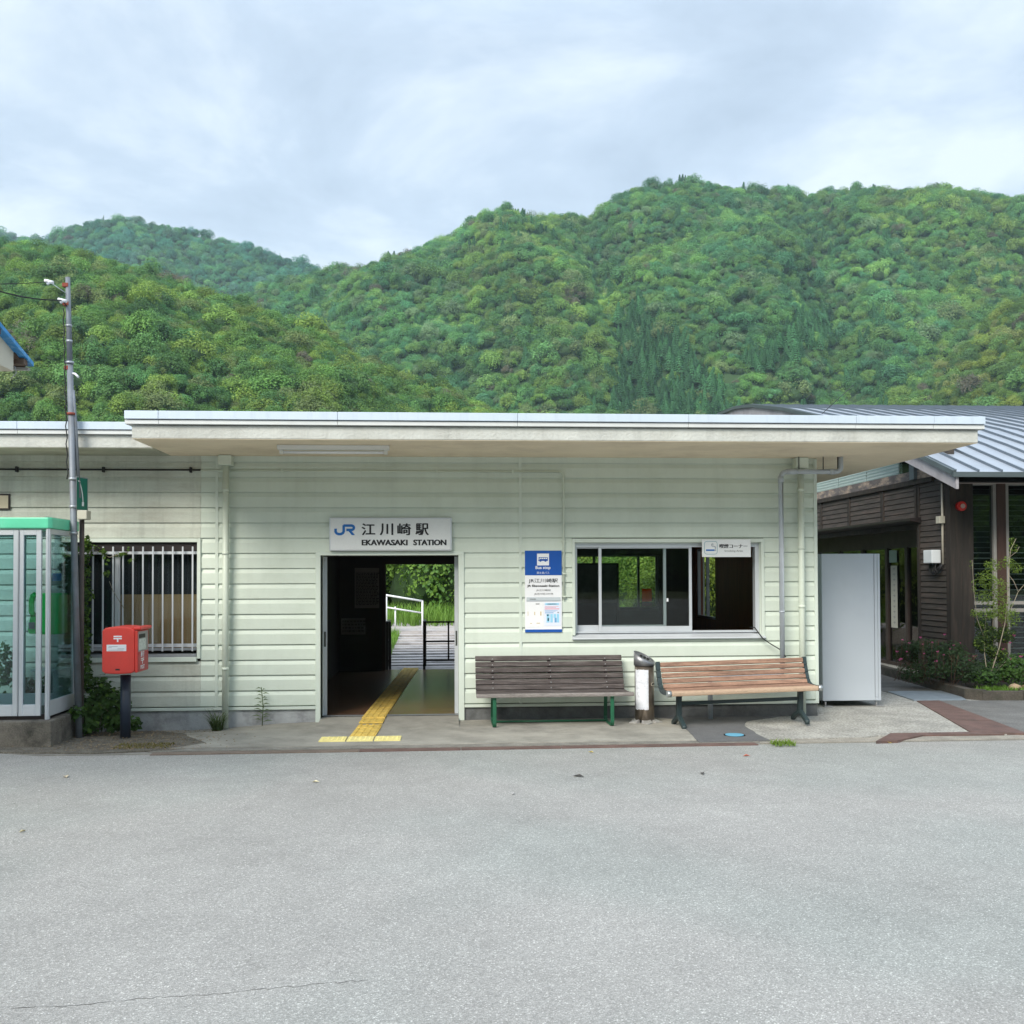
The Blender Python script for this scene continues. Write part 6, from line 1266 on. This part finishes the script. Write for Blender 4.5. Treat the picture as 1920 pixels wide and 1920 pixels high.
tag(grass('ground_cover', 1600, (7.35, 9.6), (1.3, 1.75), lambda x, y: .09, .07, GRS, .006, 1.0), 'fresh green ground cover along the planter edge', None, None, 'stuff')
tg = thing('garden_tree', (8.1, 1.75, .09), 'slender young garden tree with forked pale stems in the flower bed', 'tree')
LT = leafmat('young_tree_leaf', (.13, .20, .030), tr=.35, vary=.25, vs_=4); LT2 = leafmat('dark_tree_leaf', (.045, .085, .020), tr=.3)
br = [[(1855, 1282), (1850, 1262), (1845, 1225), (1846, 1190), (1850, 1150)], [(1855, 1282), (1862, 1265), (1864, 1235), (1862, 1180), (1864, 1110), (1868, 1060)], [(1862, 1265), (1874, 1252), (1885, 1240)], [(1855, 1282), (1860, 1255), (1874, 1215), (1885, 1170), (1890, 1120), (1893, 1060), (1895, 1030), (1905, 1010)], [(1885, 1160), (1898, 1135), (1909, 1110), (1922, 1095), (1932, 1080)], [(1909, 1110), (1900, 1090), (1890, 1075)], [(1893, 1045), (1905, 1035), (1912, 1025)], [(1846, 1200), (1832, 1160), (1826, 1110), (1824, 1070), (1822, 1050)]]
q = MB(); tips = []
for i, b_ in enumerate(br):
    pts = [gpt(px+random.uniform(-1, 1), py, 1.75+.15*math.sin(i*1.7)*k/len(b_)) for k, (px, py) in enumerate(b_)]; q.tube(pts, .009 if i in (0, 1, 3) else .005, 6, True, .0025)
q.build('trunk', STG, tg)
cs = [(gpt(px, py, 1.75), r) for px, py, r in ((1850, 1085, (.10, .12, .09)), (1862, 1060, (.08, .1, .06)), (1870, 1100, (.12, .12, .10)), (1845, 1120, (.09, .1, .06)), (1875, 1130, (.12, .12, .08)), (1890, 1055, (.07, .08, .06)), (1900, 1028, (.05, .05, .05)), (1905, 1065, (.07, .07, .05)), (1880, 1150, (.14, .14, .07)), (1850, 1152, (.14, .14, .06)), (1895, 1160, (.10, .1, .08)), (1897, 1012, (.03, .03, .03)), (1830, 1150, (.06, .06, .04)), (1826, 1100, (.03, .03, .09)), (1822, 1060, (.02, .02, .04)))]
cs = [(c, (r[0]*1.45, r[1]*1.4, r[2]*1.6)) for c, r in cs]; leaves(cs, LT, 'crown', tg, 3000, .0125, .5, kind='stuff')
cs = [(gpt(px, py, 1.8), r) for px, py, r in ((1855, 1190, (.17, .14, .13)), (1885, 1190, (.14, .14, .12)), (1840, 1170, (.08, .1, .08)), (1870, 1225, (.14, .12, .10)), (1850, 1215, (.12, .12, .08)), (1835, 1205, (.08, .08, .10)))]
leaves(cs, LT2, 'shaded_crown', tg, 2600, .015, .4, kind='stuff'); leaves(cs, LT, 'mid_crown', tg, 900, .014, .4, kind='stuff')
# ================================================================== AIR
hzb = MB().box(-1450, 1450, -420, 1700, -1.2, 420).build('haze', [], None); hzb['kind'] = 'stuff'
hm = bpy.data.materials.new('haze_air'); hm.use_nodes = True; N = hm.node_tree.nodes; N.clear(); o_ = N.new('ShaderNodeOutputMaterial'); pv = N.new('ShaderNodeVolumePrincipled'); pv.inputs['Density'].default_value = .00017; pv.inputs['Color'].default_value = (.66, .88, 1.0, 1); pv.inputs['Anisotropy'].default_value = .0
hm.node_tree.links.new(pv.outputs[0], o_.inputs['Volume']); hzb.data.materials.append(hm)
